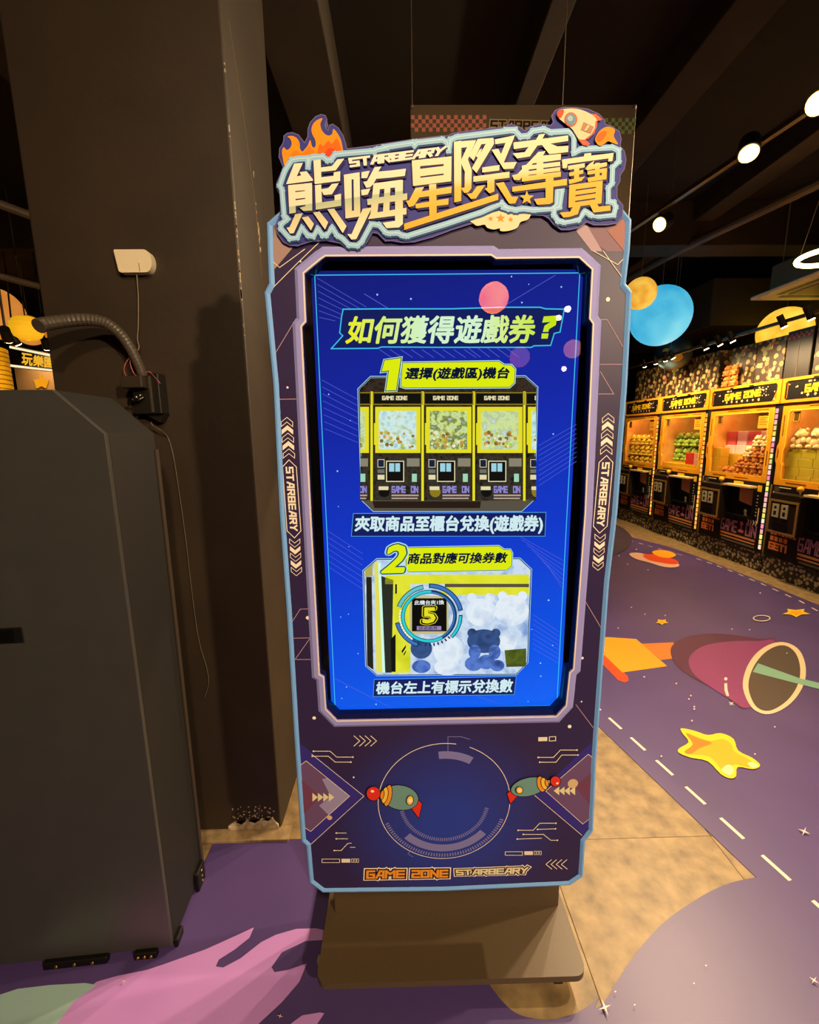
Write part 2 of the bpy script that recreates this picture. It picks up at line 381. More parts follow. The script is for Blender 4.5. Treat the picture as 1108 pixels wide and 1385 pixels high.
# pink flame of the left sheet
pk = zL((190, 844), (240, 770), (330, 700), (400, 680), (500, 660), (560, 640), (700, 590), (800, 545), (865, 515), (850, 550), (800, 590), (745, 625), (735, 648), (760, 652), (820, 620), (890, 565), (940, 540), (1010, 520), (1075, 518), (1130, 530), (1130, 556), (1040, 562), (960, 600), (925, 650), (935, 668), (980, 660), (1045, 638), (1020, 700), (960, 770), (880, 844), (850, 900), (180, 900))
fp('flame_print', [fl(*pk)], mat('pink floor print', '#c690dc', .35, noise=(3, '#bb84d2', .5)), 'pink flame shape')
pk2 = zL((990, 844), (1030, 815), (1090, 805), (1105, 808), (1090, 830), (1070, 860), (960, 880))
fp('flame_print', [fl(*pk2)], MATS['pink floor print'])
pale = zL((0, 745), (60, 725), (170, 712), (290, 705), (330, 712), (250, 770), (185, 860), (180, 900), (0, 900))
fp('pale_print', [fl(*pale)], mat('pale green floor print', '#9dbdbb', .3))
# rocket lying across the lane
fp('rocket_fin', [fl(*zR((270, 592), (420, 585), (425, 660), (360, 668)))], mat('dull orange floor print', '#d67a2c', .4))
fp('rocket_fin', [fl(*zR((90, 640), (120, 655), (205, 745), (210, 765), (190, 773), (160, 762), (90, 690)))], mat('red orange floor print', '#dd4a1d', .4))
fp('rocket_fin', [fl(*zR((90, 560), (245, 570), (390, 697), (180, 727), (90, 640)))], mat('amber floor print', '#f0a020', .4))
body = curve2(zR((405, 625), (430, 585), (490, 557), (580, 545), (700, 550), (830, 570), (900, 582), (900, 800), (760, 895), (700, 865), (600, 800), (500, 745), (430, 690)), True, 4)
fp('rocket_body', [fl(*body)], mat('maroon floor print', '#4e1e47', .38))
body2 = curve2(zR((490, 680), (510, 635), (570, 600), (680, 582), (820, 580), (900, 590), (890, 800), (770, 893), (690, 855), (600, 800), (520, 740)), True, 4)
fp('rocket_body', [fl(*body2)], mat('magenta floor print', '#85306f', .38))
zell = curve2(zR((745, 800), (760, 710), (810, 635), (880, 592), (950, 588), (1010, 625), (1038, 700), (1030, 780), (985, 855), (920, 905), (850, 923), (785, 890)), True, 4)
fp('rocket_nozzle', [fl(*zell)], mat('cream floor print', '#edc9a0', .4))
zell2 = curve2(zR((770, 800), (785, 720), (830, 650), (890, 608), (945, 602), (990, 635), (1012, 700), (1005, 775), (965, 845), (905, 893), (850, 908), (800, 880)), True, 4)
fp('rocket_nozzle', [fl(*zell2)], mat('dark taupe floor print', '#4b413a', .4))
fp('rocket_flame', [fl(*zR((790, 725), (815, 685), (1010, 755), (1200, 800), (1200, 830), (1000, 780)))], mat('mint floor print', '#7cae96', .4))
fp('rocket_glint', [fl(*p) for p in (zR((657, 780), (670, 778), (672, 810), (680, 838), (668, 838), (658, 812)), disc(zR((664, 758))[0], 2.2), zR((676, 866), (690, 870), (702, 866), (694, 875), (704, 882), (690, 878), (682, 882), (685, 874)))], M_white)
# fat star
so = curve2(zR((455, 990), (520, 1003), (580, 1022), (640, 1013), (700, 1040), (722, 1095), (790, 1130), (825, 1165), (790, 1182), (720, 1172), (712, 1215), (685, 1225), (640, 1205), (580, 1145), (500, 1128), (445, 1105), (445, 1085), (490, 1055), (462, 1015)), True, 3)
fp('star_print', [fl(*so)], mat('yellow floor print', '#f2c81d', .4))
si = curve2(zR((475, 1012), (530, 1030), (590, 1050), (650, 1040), (690, 1065), (705, 1100), (770, 1135), (800, 1165), (760, 1172), (700, 1160), (690, 1205), (650, 1190), (590, 1125), (500, 1112), (470, 1100), (510, 1065)), True, 3)
fp('star_print', [fl(*si)], mat('gold floor print', '#f0a81c', .4))
fp('star_print', [fl(*curve2(zR((478, 1015), (540, 1040), (600, 1060), (540, 1085), (500, 1112), (470, 1100), (510, 1065)), True, 3))], mat('dark orange floor print', '#d8791a', .4))
for c_ in (((645, 1190), (665, 1165), (690, 1165), (700, 1185), (685, 1212)), ((765, 1155), (790, 1150), (815, 1165), (790, 1178))): fp('star_print', [fl(*curve2(zR(*c_), True, 3))], mat('pale yellow floor print', '#f5e3a0', .4))
for c, r, sy in (((993, 448), 20, .35), ((365, 492), 17, .5)):
    for mm, rr in ((MATS['yellow floor print'], 1), (MATS['gold floor print'], .6)):
        p = [(zR(c)[0][0] + x * r * rr, zR(c)[0][1] + y * r * rr * sy * .9) for x, y in star((0, 0), 1.0 if r > 18 else .55, .55, 5, .3)]
        fp('small_star', [fl(*p)], mm)
rg = [fl(*disc(zR((832, 475))[0], 12, 24, .36)), fl(*disc(zR((832, 475))[0], 10.4, 24, .32))]
fp('ring_print', [[rg[0][i], rg[0][(i + 1) % 24], rg[1][(i + 1) % 24], rg[1][i]] for i in range(24)], M_white)
# saucer
fp('saucer_print', [fl(*curve2(zR((212, 172), (260, 168), (340, 190), (435, 215), (440, 233), (380, 235), (300, 212), (240, 195)), True, 3))], mat('pale pink floor print', '#e2b3a0', .4))
fp('saucer_print', [fl(*curve2(zR((275, 178), (330, 175), (400, 190), (440, 208), (430, 222), (360, 215), (300, 200)), True, 3))], MATS['red orange floor print'])
fp('saucer_print', [fl(*curve2(zR((318, 165), (350, 155), (400, 160), (432, 178), (400, 192), (350, 185)), True, 3))], MATS['gold floor print'])
fp('planet_print', [fl(*curve2(zR((110, 35), (170, 45), (215, 80), (225, 115), (190, 155), (110, 175)), True, 4))], mat('dusky floor print', '#453a4f', .4))
# sparkles and dust
def spark(c, r, rot=.25):
    p = [(c[0] + (r if i % 2 == 0 else r * .22) * (1.0 if i % 4 == 0 else .75) * math.cos(rot + i * math.pi / 4), c[1] + (r if i % 2 == 0 else r * .22) * (1.0 if i % 4 == 0 else .75) * math.sin(rot + i * math.pi / 4)) for i in range(8)]
    return fl(*p)
pks = [spark(zT((1043, 245))[0], 9, .4), spark(zT((1085, 888))[0], 8, .6), spark(zT((185, 1005))[0], 12, 1.2), spark((168, 1330), 5), spark(zL((955, 825))[0], 5)]
for p in pks: fp('sparkle_print', [p], mat('pinkish white floor print', '#e3c3bd', .4), lift=0)
dots = [zT(p)[0] for p in ((620, 825), (568, 902), (230, 938), (313, 995))] + [zR(p)[0] for p in ((160, 522), (222, 425), (285, 457), (380, 463), (693, 527), (775, 530), (491, 856), (516, 892), (516, 903), (505, 958), (432, 783), (282, 752), (800, 1115), (362, 1125), (893, 987), (163, 182), (245, 152), (300, 248), (825, 357), (205, 222), (500, 840), (950, 640))]
fp('dust_print', [fl(*disc(c, 1.3 if c[1] > 900 else 1.1, 8, .8)) for c in dots], MATS['pinkish white floor print'])['kind'] = 'stuff'
# ================================================================== BLACK CABINET on the left
M_cab = mat('satin charcoal cabinet steel', '#3a3937', .36, noise=(14, '#403f3c', .3), bump=.03, bscale=500, spec=.55)
M_cabd = mat('matt black cabinet steel', '#131211', .6)
cab = thing('steel_cabinet', (-.772, .113, 0), 'charcoal steel cabinet with a sloped top corner and dark slot, before the pillar', 'cabinet', rz=math.radians(4))
CW = .55
prof = [(0, .02), (0, 1.463), (-.098, 1.56), (-CW, 1.56), (-CW, .02)]
bm = B(); prism(bm, prof, lambda u, v, d: (u, d, v), 0, .014, .002); body = link('front_sheet', bm, M_cab, cab)
# the slot
bm = B(); box(bm, -.36, -.247, -.0025, .006, .965, 1.005, .001, 1); sl = link('slot', bm, mat('slot black', '#060606', .5), cab)
bm = B(); box(bm, -.36, -.265, -.0032, .0, .968, 1.001, .001, 1); link('slot_flap', bm, mat('gloss black flap', '#0b0b0b', .2), sl)
bm = B(); prism(bm, [(0, .02), (0, 1.463), (-.098, 1.56), (-CW, 1.56), (-CW, .02)], lambda u, v, d: (u, d, v), .014, .23, 0); link('cabinet_shell', bm, M_cabd, cab)
bm = B(); box(bm, -.0, .006, .222, .236, .0, 1.42, .001, 1); link('rear_post', bm, mat('brown black steel', '#3a3028', .45), cab)
for (x0, w) in ((-.10, .062), (-.34, .17)):
    bm = B(); box(bm, x0, x0 + w, -.012, .004, .001, .024, .002, 1); fb = link('foot_bracket', bm, mat('black iron bracket', '#191614', .45, .5), cab)
    for k in range(3):
        bm = B(); ball(bm, (x0 + w * (.22 + .28 * k), -.014, .013), .0055, 1, .6, 1, 10, 6); link('screw', bm, mat('brass screw', '#c9a95e', .28, 1.0), fb, smooth=True)
bm = B(); box(bm, .0, .014, .165, .218, .001, .07, .003, 1); fb = link('foot_bracket', bm, MATS['black iron bracket'], cab)
for k in range(3):
    bm = B(); ball(bm, (.016, .19, .018 + .02 * k), .0045, .6, 1, 1, 10, 6); link('screw', bm, MATS['brass screw'], fb, smooth=True)
bm = B(); box(bm, .0, .012, .01, .05, .001, .03, .003, 1); link('foot_bracket', bm, MATS['black iron bracket'], cab)
# ------------------------------------------------------------------ fittings on the pillar
YF = CY0
def pf(px, py, off=0.0): return at(px, py, y=YF - off)
a = pf(160.5, 342); b = pf(208, 342); c = pf(165, 372.5)
sn = thing('sensor_unit', (a.x + .05, YF - .012, c.z), 'small cream plastic sensor box with one rounded end on the pillar', 'sensor')
x0, x1, z0, z1 = a.x, b.x + .004, c.z, a.z
zm = (z0 + z1) / 2; hh = (z1 - z0) / 2
pl = [(x0, z1), (x0 + .012, z0), ] 
pl = [(x0 + .002, z1), (x0, z1 - .003), (x0 + .008, z0 + .004), (x0 + .014, z0)] + [(x1 - hh * .7 + hh * .7 * math.cos(t), zm + hh * math.sin(t)) for t in [(-math.pi / 2 + math.pi * k / 10) for k in range(11)]]
bm = B(); prism(bm, pl, lambda u, v, d: (u, YF - d, v), 0.0, .024, .003); link('housing', bm, mat('cream plastic', '#efe0bd', .4), sn, True)
q = pf(188, 356, .024); bm = B(); box(bm, q.x - .001, q.x + .001, YF - .0252, YF - .023, q.z - .022, q.z); link('seam', bm, mat('beige seam', '#a89468', .5), sn, True)
bm = B(); cyl(bm, (q.x, YF - .0235, q.z + .004), (q.x, YF - .0255, q.z + .004), .004, n=12); link('button', bm, MATS['cream plastic'], sn, True)
cable_pts = [pf(185, 371, .014), pf(187, 400, .012), pf(187, 440, .012), pf(186, 458, .013), pf(188, 470, .016), pf(184, 477, .02)]
bm = B(); tube(bm, smooth_path(cable_pts), .0022, 8)
tag(link('sensor_cable', bm, mat('grey brown cable', '#6d5f4b', .5), smooth=True), 'thin grey cable hanging down from the cream sensor box', 'cable')
for k, (pts) in enumerate(([(184, 476), (175, 484), (169, 494), (168, 502), (171, 509)], [(188, 472), (181, 481), (176, 490), (184, 508), (200, 503), (206, 506), (217, 519)])):
    bm = B(); tube(bm, smooth_path([pf(p[0], p[1], .032 + .012 * (i > 1)) for i, p in enumerate(pts)]), .0013, 6)
    tag(link('signal_wire', bm, mat('pink wire', '#b0555c', .45), smooth=True), ('thin pink wire looping down beside the black terminal box', 'thin pink wire arching over the black terminal box')[k], 'wire')
# corrugated hose
hp = [pf(52, 441, .15), pf(62, 438, .13), pf(90, 434, .10), pf(120, 432.5, .08), pf(143, 437, .065), pf(163, 452, .055), pf(177, 472, .05), pf(188, 494, .045), pf(194, 510, .045)]
hp = smooth_path(hp, 9)
bm = B(); tube(bm, hp, [.0125 + .0055 * (1 - i / len(hp)) for i in range(len(hp))], 14, .0012)
tag(link('corrugated_hose', bm, mat('ribbed grey hose', '#4b4238', .42), smooth=False), 'ribbed dark grey hose curving over the cabinet to the terminal box', 'hose')
a = pf(176, 509, .03); b = pf(221, 560, .03)
ad = thing('terminal_box', (a.x, YF, b.z), 'black plastic terminal box strapped to the pillar below the hose', 'junction box')
zt, zb = a.z + .008, b.z
bm = B(); box(bm, a.x + .01, b.x + .004, YF - .045, YF, zb, zt, .003); link('box_body', bm, mat('black plastic', '#1c1915', .38), ad, True)
bm = B(); box(bm, a.x - .006, a.x + .058, YF - .075, YF - .04, zt - .046, zt - .012, .003); link('adapter', bm, mat('dark brown plastic', '#352c22', .4), ad, True)
bm = B(); box(bm, a.x + .062, a.x + .069, YF - .05, YF - .043, zb + .004, zt - .01, .001, 1); link('cover_strip', bm, mat('grey black plastic', '#3d362c', .35), ad, True)
bm = B(); tube(bm, smooth_path([(a.x + .002, YF - .055, zt - .095), (a.x + .01, YF - .062, zt - .078), (a.x + .03, YF - .06, zt - .082), (a.x + .045, YF - .05, zt - .07)]), .004, 8); link('plug_lead', bm, mat('gloss black rubber', '#0d0c0b', .15), ad, True, True)
for k in range(3):
    bm = B(); ball(bm, (a.x + .02 + .013 * k, YF - .066, zt - .078 + .006 * k), .0035); link('chrome_tip', bm, mat('chrome', '#e8e6e0', .1, 1.0), ad, True, True)
bm = B(); prism(bm, [(a.x + .03, zb), (b.x + .004, zb), (b.x - .012, zb - .025)], lambda u, v, d: (u, YF - d, v), 0, .03); link('cable_gland', bm, MATS['black plastic'], ad, True)
wp = [(204, 571), (208, 577), (216, 581), (226, 590), (233, 610), (240, 650), (250, 720), (262, 820), (270, 870), (280, 905), (282, 925), (276, 945)]
bm = B(); tube(bm, smooth_path([pf(p[0], p[1], .03 if i < 3 else .008) for i, p in enumerate(wp)]), .0017, 6)
tag(link('power_wire', bm, mat('dark grey wire', '#57503f', .4), smooth=True), 'long thin dark wire drooping down the pillar from the terminal box', 'wire')
# ================================================================== KIOSK
YP, TP = -.035, .018
kio = thing('information_kiosk', (0, .12, 0), 'tall video kiosk with blue screen, cut-out title board and purple printed front', 'kiosk')
def kl(name, bm, m, parent=None, smooth=False): return link(name, bm, m, parent or kio, True, smooth)
def pp(*pts): return [tuple((lambda v: (v.x, v.z))(at(p[0], p[1], y=YP))) for p in pts]
def ss(*pts): return [tuple((lambda v: (v.x, v.z))(at(p[0], p[1], y=0.0))) for p in pts]
c2 = zoomer(350, 340, 3.846); c3 = zoomer(600, 340, 3.846); c4 = zoomer(350, 690, 4.262); c5 = zoomer(600, 690, 4.262)
zA = zoomer(370, 150, 6.925); zB = zoomer(520, 150, 6.1556); zC = zoomer(680, 150, 6.1556); zD = zoomer(400, 970, 5.036); zE = zoomer(600, 970, 5.036)
OUT = pp((387.5, 278.5), (360.5, 302), (361.7, 340), (363.5, 384), (357.3, 396), (369.5, 522), (378, 695), (387.5, 826), (398, 1000), (407.5, 1136.8), (413.9, 1142.8), (418.3, 1192.4), (436.7, 1206.3),
         (600, 1204.3), (770.8, 1196.4), (788.6, 1184.5), (791.6, 1136.8), (802.5, 1122.9), (806.5, 1029.6), (808.5, 1000), (824, 788.5), (835, 695), (848.3, 522), (854.8, 394.6), (846.5, 384), (851.7, 340), (854.1, 297), (840.8, 280.8))
HOLE = pp((441, 348.5), (434, 353), (412.4, 371), (415, 436), (409.3, 442.7), (421.7, 695), (433.3, 910.6), (439.2, 914), (442, 957.5), (456.8, 972.7), (751.3, 966.9), (764.2, 952.8), (768.9, 908.2), (774.1, 903.5), (789.4, 695), (800.2, 438.8), (795.5, 432.3), (798.9, 366), (782, 350.4), (670.2, 351.7), (663.7, 347.3))
def holed(outer, inner, fn, a, b):
    bm = B()
    def face(d, flip):
        vs = []; es = []
        for L in (outer, inner):
            v = [bm.verts.new(fn(p[0], p[1], d)) for p in L]; vs.append(v)
            es += [bm.edges.new((v[i], v[(i + 1) % len(v)])) for i in range(len(v))]
        bmesh.ops.triangle_fill(bm, use_beauty=True, edges=es); return vs
    A = face(a, 0); C = face(b, 1)
    for v, w in zip(A, C):
        for i in range(len(v)): bm.faces.new((v[i], v[(i + 1) % len(v)], w[(i + 1) % len(v)], w[i]))
    bmesh.ops.recalc_face_normals(bm, faces=bm.faces[:]); return bm
def pan(u, v, d): return (u, YP - d, v)
# front board print: dusky purple with a printed blue disc on the foot
def panel_print():
    m = bpy.data.materials.new('purple panel print'); m.use_nodes = True; nt = m.node_tree; b = nt.nodes['Principled BSDF']
    tc = nt.nodes.new('ShaderNodeTexCoord')
    vd = nt.nodes.new('ShaderNodeVectorMath'); vd.operation = 'DISTANCE'; vd.inputs[1].default_value = (0, YP, .55); nt.links.new(tc.outputs['Object'], vd.inputs[0])
    m2 = nt.nodes.new('ShaderNodeMapRange'); m2.inputs['From Min'].default_value = .05; m2.inputs['From Max'].default_value = .27; m2.inputs['To Min'].default_value = 1; m2.inputs['To Max'].default_value = 0; nt.links.new(vd.outputs['Value'], m2.inputs['Value'])
    mx = nt.nodes.new('ShaderNodeMixRGB'); mx.inputs[2].default_value = lin('#2b3fa2'); nt.links.new(m2.outputs[0], mx.inputs[0]); mx.inputs[1].default_value = lin('#33274f')
    nt.links.new(mx.outputs[0], b.inputs['Base Color']); b.inputs['Roughness'].default_value = .42; b.inputs['Specular IOR Level'].default_value = .3
    return m
M_pan = panel_print()
panel = kl('front_panel', holed(OUT, HOLE, pan, -TP, 0), M_pan)
def pl(name, polys, k, m, label=None, parent=None): return flat(name, polys, lambda u, v: (u, YP - .0003 * k, v), m, parent or panel, True, label)
M_lb = mat('light blue edge print', '#78aef0', .35); M_lav = mat('lavender print', '#9a98dc', .35); M_paler = mat('pale cream line print', '#f0e4d0', .35); M_line = mat('mauve line print', '#b795a6', .4); M_cr = mat('cream print', '#fff0dc', .35)
M_lav2 = mat('grey violet print', '#6a6094', .35)
# raised edging round the whole board
IN = inset(OUT, .0115)
bm = B(); n = len(OUT)
mid = inset(OUT, .0058)
for (L0, d0), (L1, d1) in (((OUT, .0), (inset(OUT, .002), .003)), ((inset(OUT, .002), .003), (mid, .0042)), ((mid, .0042), (IN, .0006))):
    for i in range(n): bm.faces.new([bm.verts.new(pan(*q)) for q in ((*L0[i], d0), (*L0[(i + 1) % n], d0), (*L1[(i + 1) % n], d1), (*L1[i], d1))])
bmesh.ops.remove_doubles(bm, verts=bm.verts[:], dist=1e-5); bmesh.ops.recalc_face_normals(bm, faces=bm.faces[:])
kl('edge_trim', bm, M_lb, panel)
# bevelled surround of the screen opening
h0 = HOLE; nh = len(h0)
bm = B(); rings = ((inset(h0, 0), .0012), (inset(h0, -.003), .004), (inset(h0, -.0125), .004), (inset(h0, -.0185), .0006))
for (L0, d0), (L1, d1) in zip(rings, rings[1:]):
    for i in range(nh): bm.faces.new([bm.verts.new(pan(*q)) for q in ((*L0[i], d0), (*L0[(i + 1) % nh], d0), (*L1[(i + 1) % nh], d1), (*L1[i], d1))])
bmesh.ops.remove_doubles(bm, verts=bm.verts[:], dist=1e-5); bmesh.ops.recalc_face_normals(bm, faces=bm.faces[:])
kl('screen_surround', bm, M_lav, panel)
def ringpoly(L0, L1): return [[L0[i], L0[(i + 1) % len(L0)], L1[(i + 1) % len(L0)], L1[i]] for i in range(len(L0))]
pl('surround_line', ringpoly(inset(h0, -.0004), inset(h0, -.0032)), 15, M_paler)
# faceted light shapes in the shoulders
def P2(z, *a): return pp(*z(*a))
pl('shoulder_facet', [pp((362, 330), (368, 300), (394, 300), (398, 330), (371, 362))], 1, mat('dusty rose print', '#8a6a78', .4))
pl('shoulder_facet', [P2(zC, (690, 935), (1030, 960), (1032, 1170), (870, 1170), (610, 1000))], 1, MATS['dusty rose print'])
pl('shoulder_facet', [P2(zC, (610, 1000), (690, 935), (830, 1170), (740, 1170))], 2, mat('pale gold violet print', '#b59aa6', .4))
pl('shoulder_facet', [P2(zC, (870, 1000), (1000, 900), (1030, 960), (1030, 1170), (1010, 1170))], 3, mat('salmon print', '#a67068', .4))
pl('shoulder_facet', [pp((366, 352), (372, 308), (388, 302), (405, 325), (372, 364))], 3, mat('rose beige print', '#a58a85', .4))
pl('facet_line', [p for p in strokes([P2(c2, (75, 55), (110, 85), (240, -10))], .0012)] + strokes([P2(c2, (60, 205), (215, 50), (330, -60))], .0012) + strokes([P2(c3, (780, 0), (905, 70), (945, 30))], .0012) + strokes([P2(c3, (830, 0), (945, 160))], .0012), 4, M_paler)
pl('strip_line', [q for L in (P2(c2, (78, 545), (195, 350)), P2(c2, (90, 770), (195, 768)), P2(c3, (820, 355), (850, 355), (932, 495)), P2(c3, (815, 588), (932, 588)), P2(c3, (815, 625), (885, 742), (808, 742)), P2(c4, (185, 655), (240, 570), (290, 568)), P2(c4, (190, 738), (298, 735), (210, 860), (305, 860)), P2(c5, (820, 530), (915, 690)), P2(c5, (763, 1120), (860, 1250), (880, 1255))) for q in strokes([L], .0013)], 2, M_line)
# chevrons and pills on the side strips
def chev(c, hw, up, th):
    s = -1 if up else 1
    return [(c[0] - hw, c[1] - s * 6), (c[0], c[1] + s * hw * .62), (c[0] + hw, c[1] - s * 6), (c[0] + hw, c[1] - s * 6 - s * th), (c[0], c[1] + s * hw * .62 - s * th), (c[0] - hw, c[1] - s * 6 - s * th)]
for z, cs, up in ((c2, [(147 + 2.6 * i, 882 + 41 * i) for i in range(5)], True), (c3, [(856 - 2.5 * i, 862 + 41 * i) for i in range(5)], True), (c4, [(208 + 2.4 * i, 195 + 41 * i) for i in range(5)], False), (c5, [(902 - 3 * i, 168 + 40 * i) for i in range(5)], False)):
    for i, c in enumerate(cs):
        p = pp(*z(*chev(c, 30, up, 24)))
        if i % 2: pl('chevron_print', [p], 2, M_cr)
        else: pl('chevron_print', strokes([p], .0011, closed=True), 2, M_cr)
for (ta, ba, hwp) in (((391, 622), (398.5, 727.5), 9.3), ((820.5, 616), (811, 721), 9.3)):
    def lerp(t, dx): return (ta[0] + (ba[0] - ta[0]) * t + dx, ta[1] + (ba[1] - ta[1]) * t)
    out = pp(ta, lerp(.09, hwp), lerp(.91, hwp), ba, lerp(.91, -hwp), lerp(.09, -hwp))
    pl('pill_outline', strokes([out], .0014, closed=True), 2, M_cr)
    q = pp(lerp(.10, 4.2), lerp(.90, 4.2), lerp(.90, -4.2), lerp(.10, -4.2))
    pl('side_lettering', block_text('STARBEARY', q, .24, .62, .34), 3, M_cr, 'vertical cream STARBEARY lettering')
# glints
pl('glint_print', [disc(p, r, 12) for p, r in zip(pp(*(c2((150, 708)) + c2((218, 53)) + c3((855, 250)) + c4((283, 620)) + c4((320, 1197)) + c5((727, 1247)) + c5((795, 1103)) + c5((800, 852)) + zD((128, 5)) + zE((858, 62)) + zD((395, 408)))), (.0022, .0016, .004, .004, .004, .004, .0018, .003, .003, .0042, .002))], 2, mat('white glint print', '#fff6e6', .4))
# ------------------------------------------------------------------ printed foot of the board
M_tri = mat('mauve arrow print', '#6d5078', .38); M_tri2 = mat('indigo arrow print', '#3a3088', .38); M_tri3 = mat('pale violet arrow print', '#9a90b8', .38); M_tri4 = mat('plum arrow print', '#73425c', .38)
pl('arrow_print', [P2(zD, (22, 175), (60, 200), (465, 535), (105, 862), (80, 840), (42, 830))], 1, M_tri2)
pl('arrow_print', [P2(zD, (33, 325), (72, 295), (368, 535), (103, 775), (52, 745))], 2, M_tri)
pl('arrow_print', [P2(zD, (180, 420), (215, 412), (368, 535), (225, 665), (160, 600), (240, 540))], 3, M_tri3)
pl('arrow_print', [P2(zD, (38, 420), (165, 540), (52, 665))], 3, M_tri4)
pl('arrow_line', strokes([P2(zD, (33, 325), (72, 295), (368, 535), (103, 775), (55, 745))], .0012) + strokes([P2(zD, (110, 250), (465, 535), (105, 862))], .0012), 4, M_paler)
pl('arrow_print', [P2(zE, (1020, 160), (620, 530), (945, 800), (1010, 770))], 1, M_tri2)
pl('arrow_print', [P2(zE, (1022, 280), (985, 250), (695, 500), (948, 725), (1000, 690))], 2, M_tri)
pl('arrow_print', [P2(zE, (1018, 370), (900, 470), (1000, 600))], 3, M_tri4)
pl('arrow_line', strokes([P2(zE, (1022, 280), (985, 250), (695, 500), (948, 725), (992, 690))], .0012) + strokes([P2(zE, (620, 530), (940, 800))], .0012), 4, M_paler)
for i in range(4):
    x = 115 + 37 * i; pl('arrow_head', [P2(zD, (x, 512), (x + 38, 542), (x, 572))], 5, mat('pale yellow print', '#e6dcae', .35))
    x = 895 - 36 * i; pl('arrow_head', [P2(zE, (x, 470), (x - 38, 498), (x, 528))], 5, MATS['pale yellow print'])
pl('glow_print', [disc(pp(*zE((880, 450)))[0], .012, 20)], 4, mat('warm glow print', '#d9b98a', .4)); pl('glow_print', [disc(pp(*zD((232, 682)))[0], .006, 16)], 4, MATS['warm glow print'])
# circuit traces with round ends
def circ(z, lines, ends, w=.0016):
    for L in lines:
        pl('circuit_print', strokes([pp(*z(*L))], w, .3) + [disc(pp(*z(e))[0], .0021, 10) for e in ends if e in (L[0], L[-1])], 3, M_paler)
circ(zD, [[(122, 230), (235, 230), (280, 270), (390, 270)], [(114, 264), (222, 264), (270, 304), (376, 304)], [(277, 787), (345, 787)], [(277, 826), (355, 826)], [(264, 906), (310, 906), (355, 858), (380, 855)], [(372, 884), (405, 884)]], [(122, 230), (390, 270), (114, 264), (376, 304), (277, 787), (277, 826), (264, 906), (251, 920)])
circ(zE, [[(645, 272), (748, 272), (795, 222), (908, 222)], [(655, 305), (765, 305), (805, 256), (915, 256)], [(508, 768), (610, 768), (655, 720), (765, 720)], [(640, 762), (762, 758)], [(543, 796), (680, 796), (730, 836), (775, 836)], [(502, 828), (668, 822)]], [(645, 272), (908, 222), (655, 305), (915, 256), (508, 768), (765, 720), (640, 762), (762, 758), (543, 796), (775, 836), (502, 828)])
pl('meter_print', strokes([P2(zD, (180, 964), (300, 964), (300, 988), (180, 988))], .0014, closed=True) + [P2(zD, (313, 962), (372, 962), (372, 988), (313, 988))] + [q for k in range(3) for q in strokes([P2(zD, (381 + 18 * k, 962), (393 + 18 * k, 962), (393 + 18 * k, 986), (381 + 18 * k, 986))], .001, closed=True)], 3, M_paler)
pl('meter_print', strokes([P2(zE, (420, 914), (537, 914), (537, 938), (420, 938))], .0014, closed=True) + [P2(zE, (550, 911), (608, 911), (608, 936), (550, 936))] + [q for k in range(3) for q in strokes([P2(zE, (617 + 18 * k, 910), (629 + 18 * k, 910), (629 + 18 * k, 934), (617 + 18 * k, 934))], .001, closed=True)] + [P2(zE, (645, 135), (706, 133), (706, 160), (645, 162))] + strokes([P2(zE, (720, 132), (763, 130), (763, 158), (720, 160))], .0016, closed=True), 3, M_paler)
pl('arrow_marks', [q for k in range(4) for q in strokes([P2(zD, (397 + 38 * k, 125), (437 + 38 * k, 160), (397 + 38 * k, 195))], .0017, .2)], 3, M_paler)
pl('arrow_marks', [q for k in range(4) for q in strokes([P2(zE, (735 + 35 * k, 968), (697 + 35 * k, 1000), (737 + 35 * k, 1032))], .0018, .2)], 3, M_paler)
# ring emblem between the arrows
rc = pp((601, 1085))[0]
def arc(r0, r1, a0, a1, n=36):
    P = []
    for i in range(n):
        t0 = math.radians(a0 + (a1 - a0) * i / n); t1 = math.radians(a0 + (a1 - a0) * (i + 1) / n)
        P.append([(rc[0] + r0 * math.cos(t0), rc[1] + r0 * math.sin(t0)), (rc[0] + r1 * math.cos(t0), rc[1] + r1 * math.sin(t0)), (rc[0] + r1 * math.cos(t1), rc[1] + r1 * math.sin(t1)), (rc[0] + r0 * math.cos(t1), rc[1] + r0 * math.sin(t1))])
    return P
M_vio = mat('violet ring print', '#7f7cb8', .38)
pl('ring_print', arc(.152, .1535, 80, 428, 80), 2, M_paler)
pl('ring_print', arc(.114, .133, 225, 318, 30), 2, M_vio); pl('ring_print', arc(.114, .133, 60, 96, 14), 2, M_vio)
pl('ring_ticks', [p for i, p in enumerate(arc(.139, .148, 200, 340, 110)) if i % 2], 2, M_vio)['kind'] = 'stuff'; pl('ring_ticks', [p for i, p in enumerate(arc(.096, .105, 190, 350, 110)) if i % 2], 2, M_vio)['kind'] = 'stuff'
for L in ([P2(zE, (30, 230), (30, 132), (120, 132), (180, 150))], [P2(zD, (800, 950), (765, 930), (785, 905))]): pl('ring_print', strokes(L, .0014, .3), 2, M_vio)
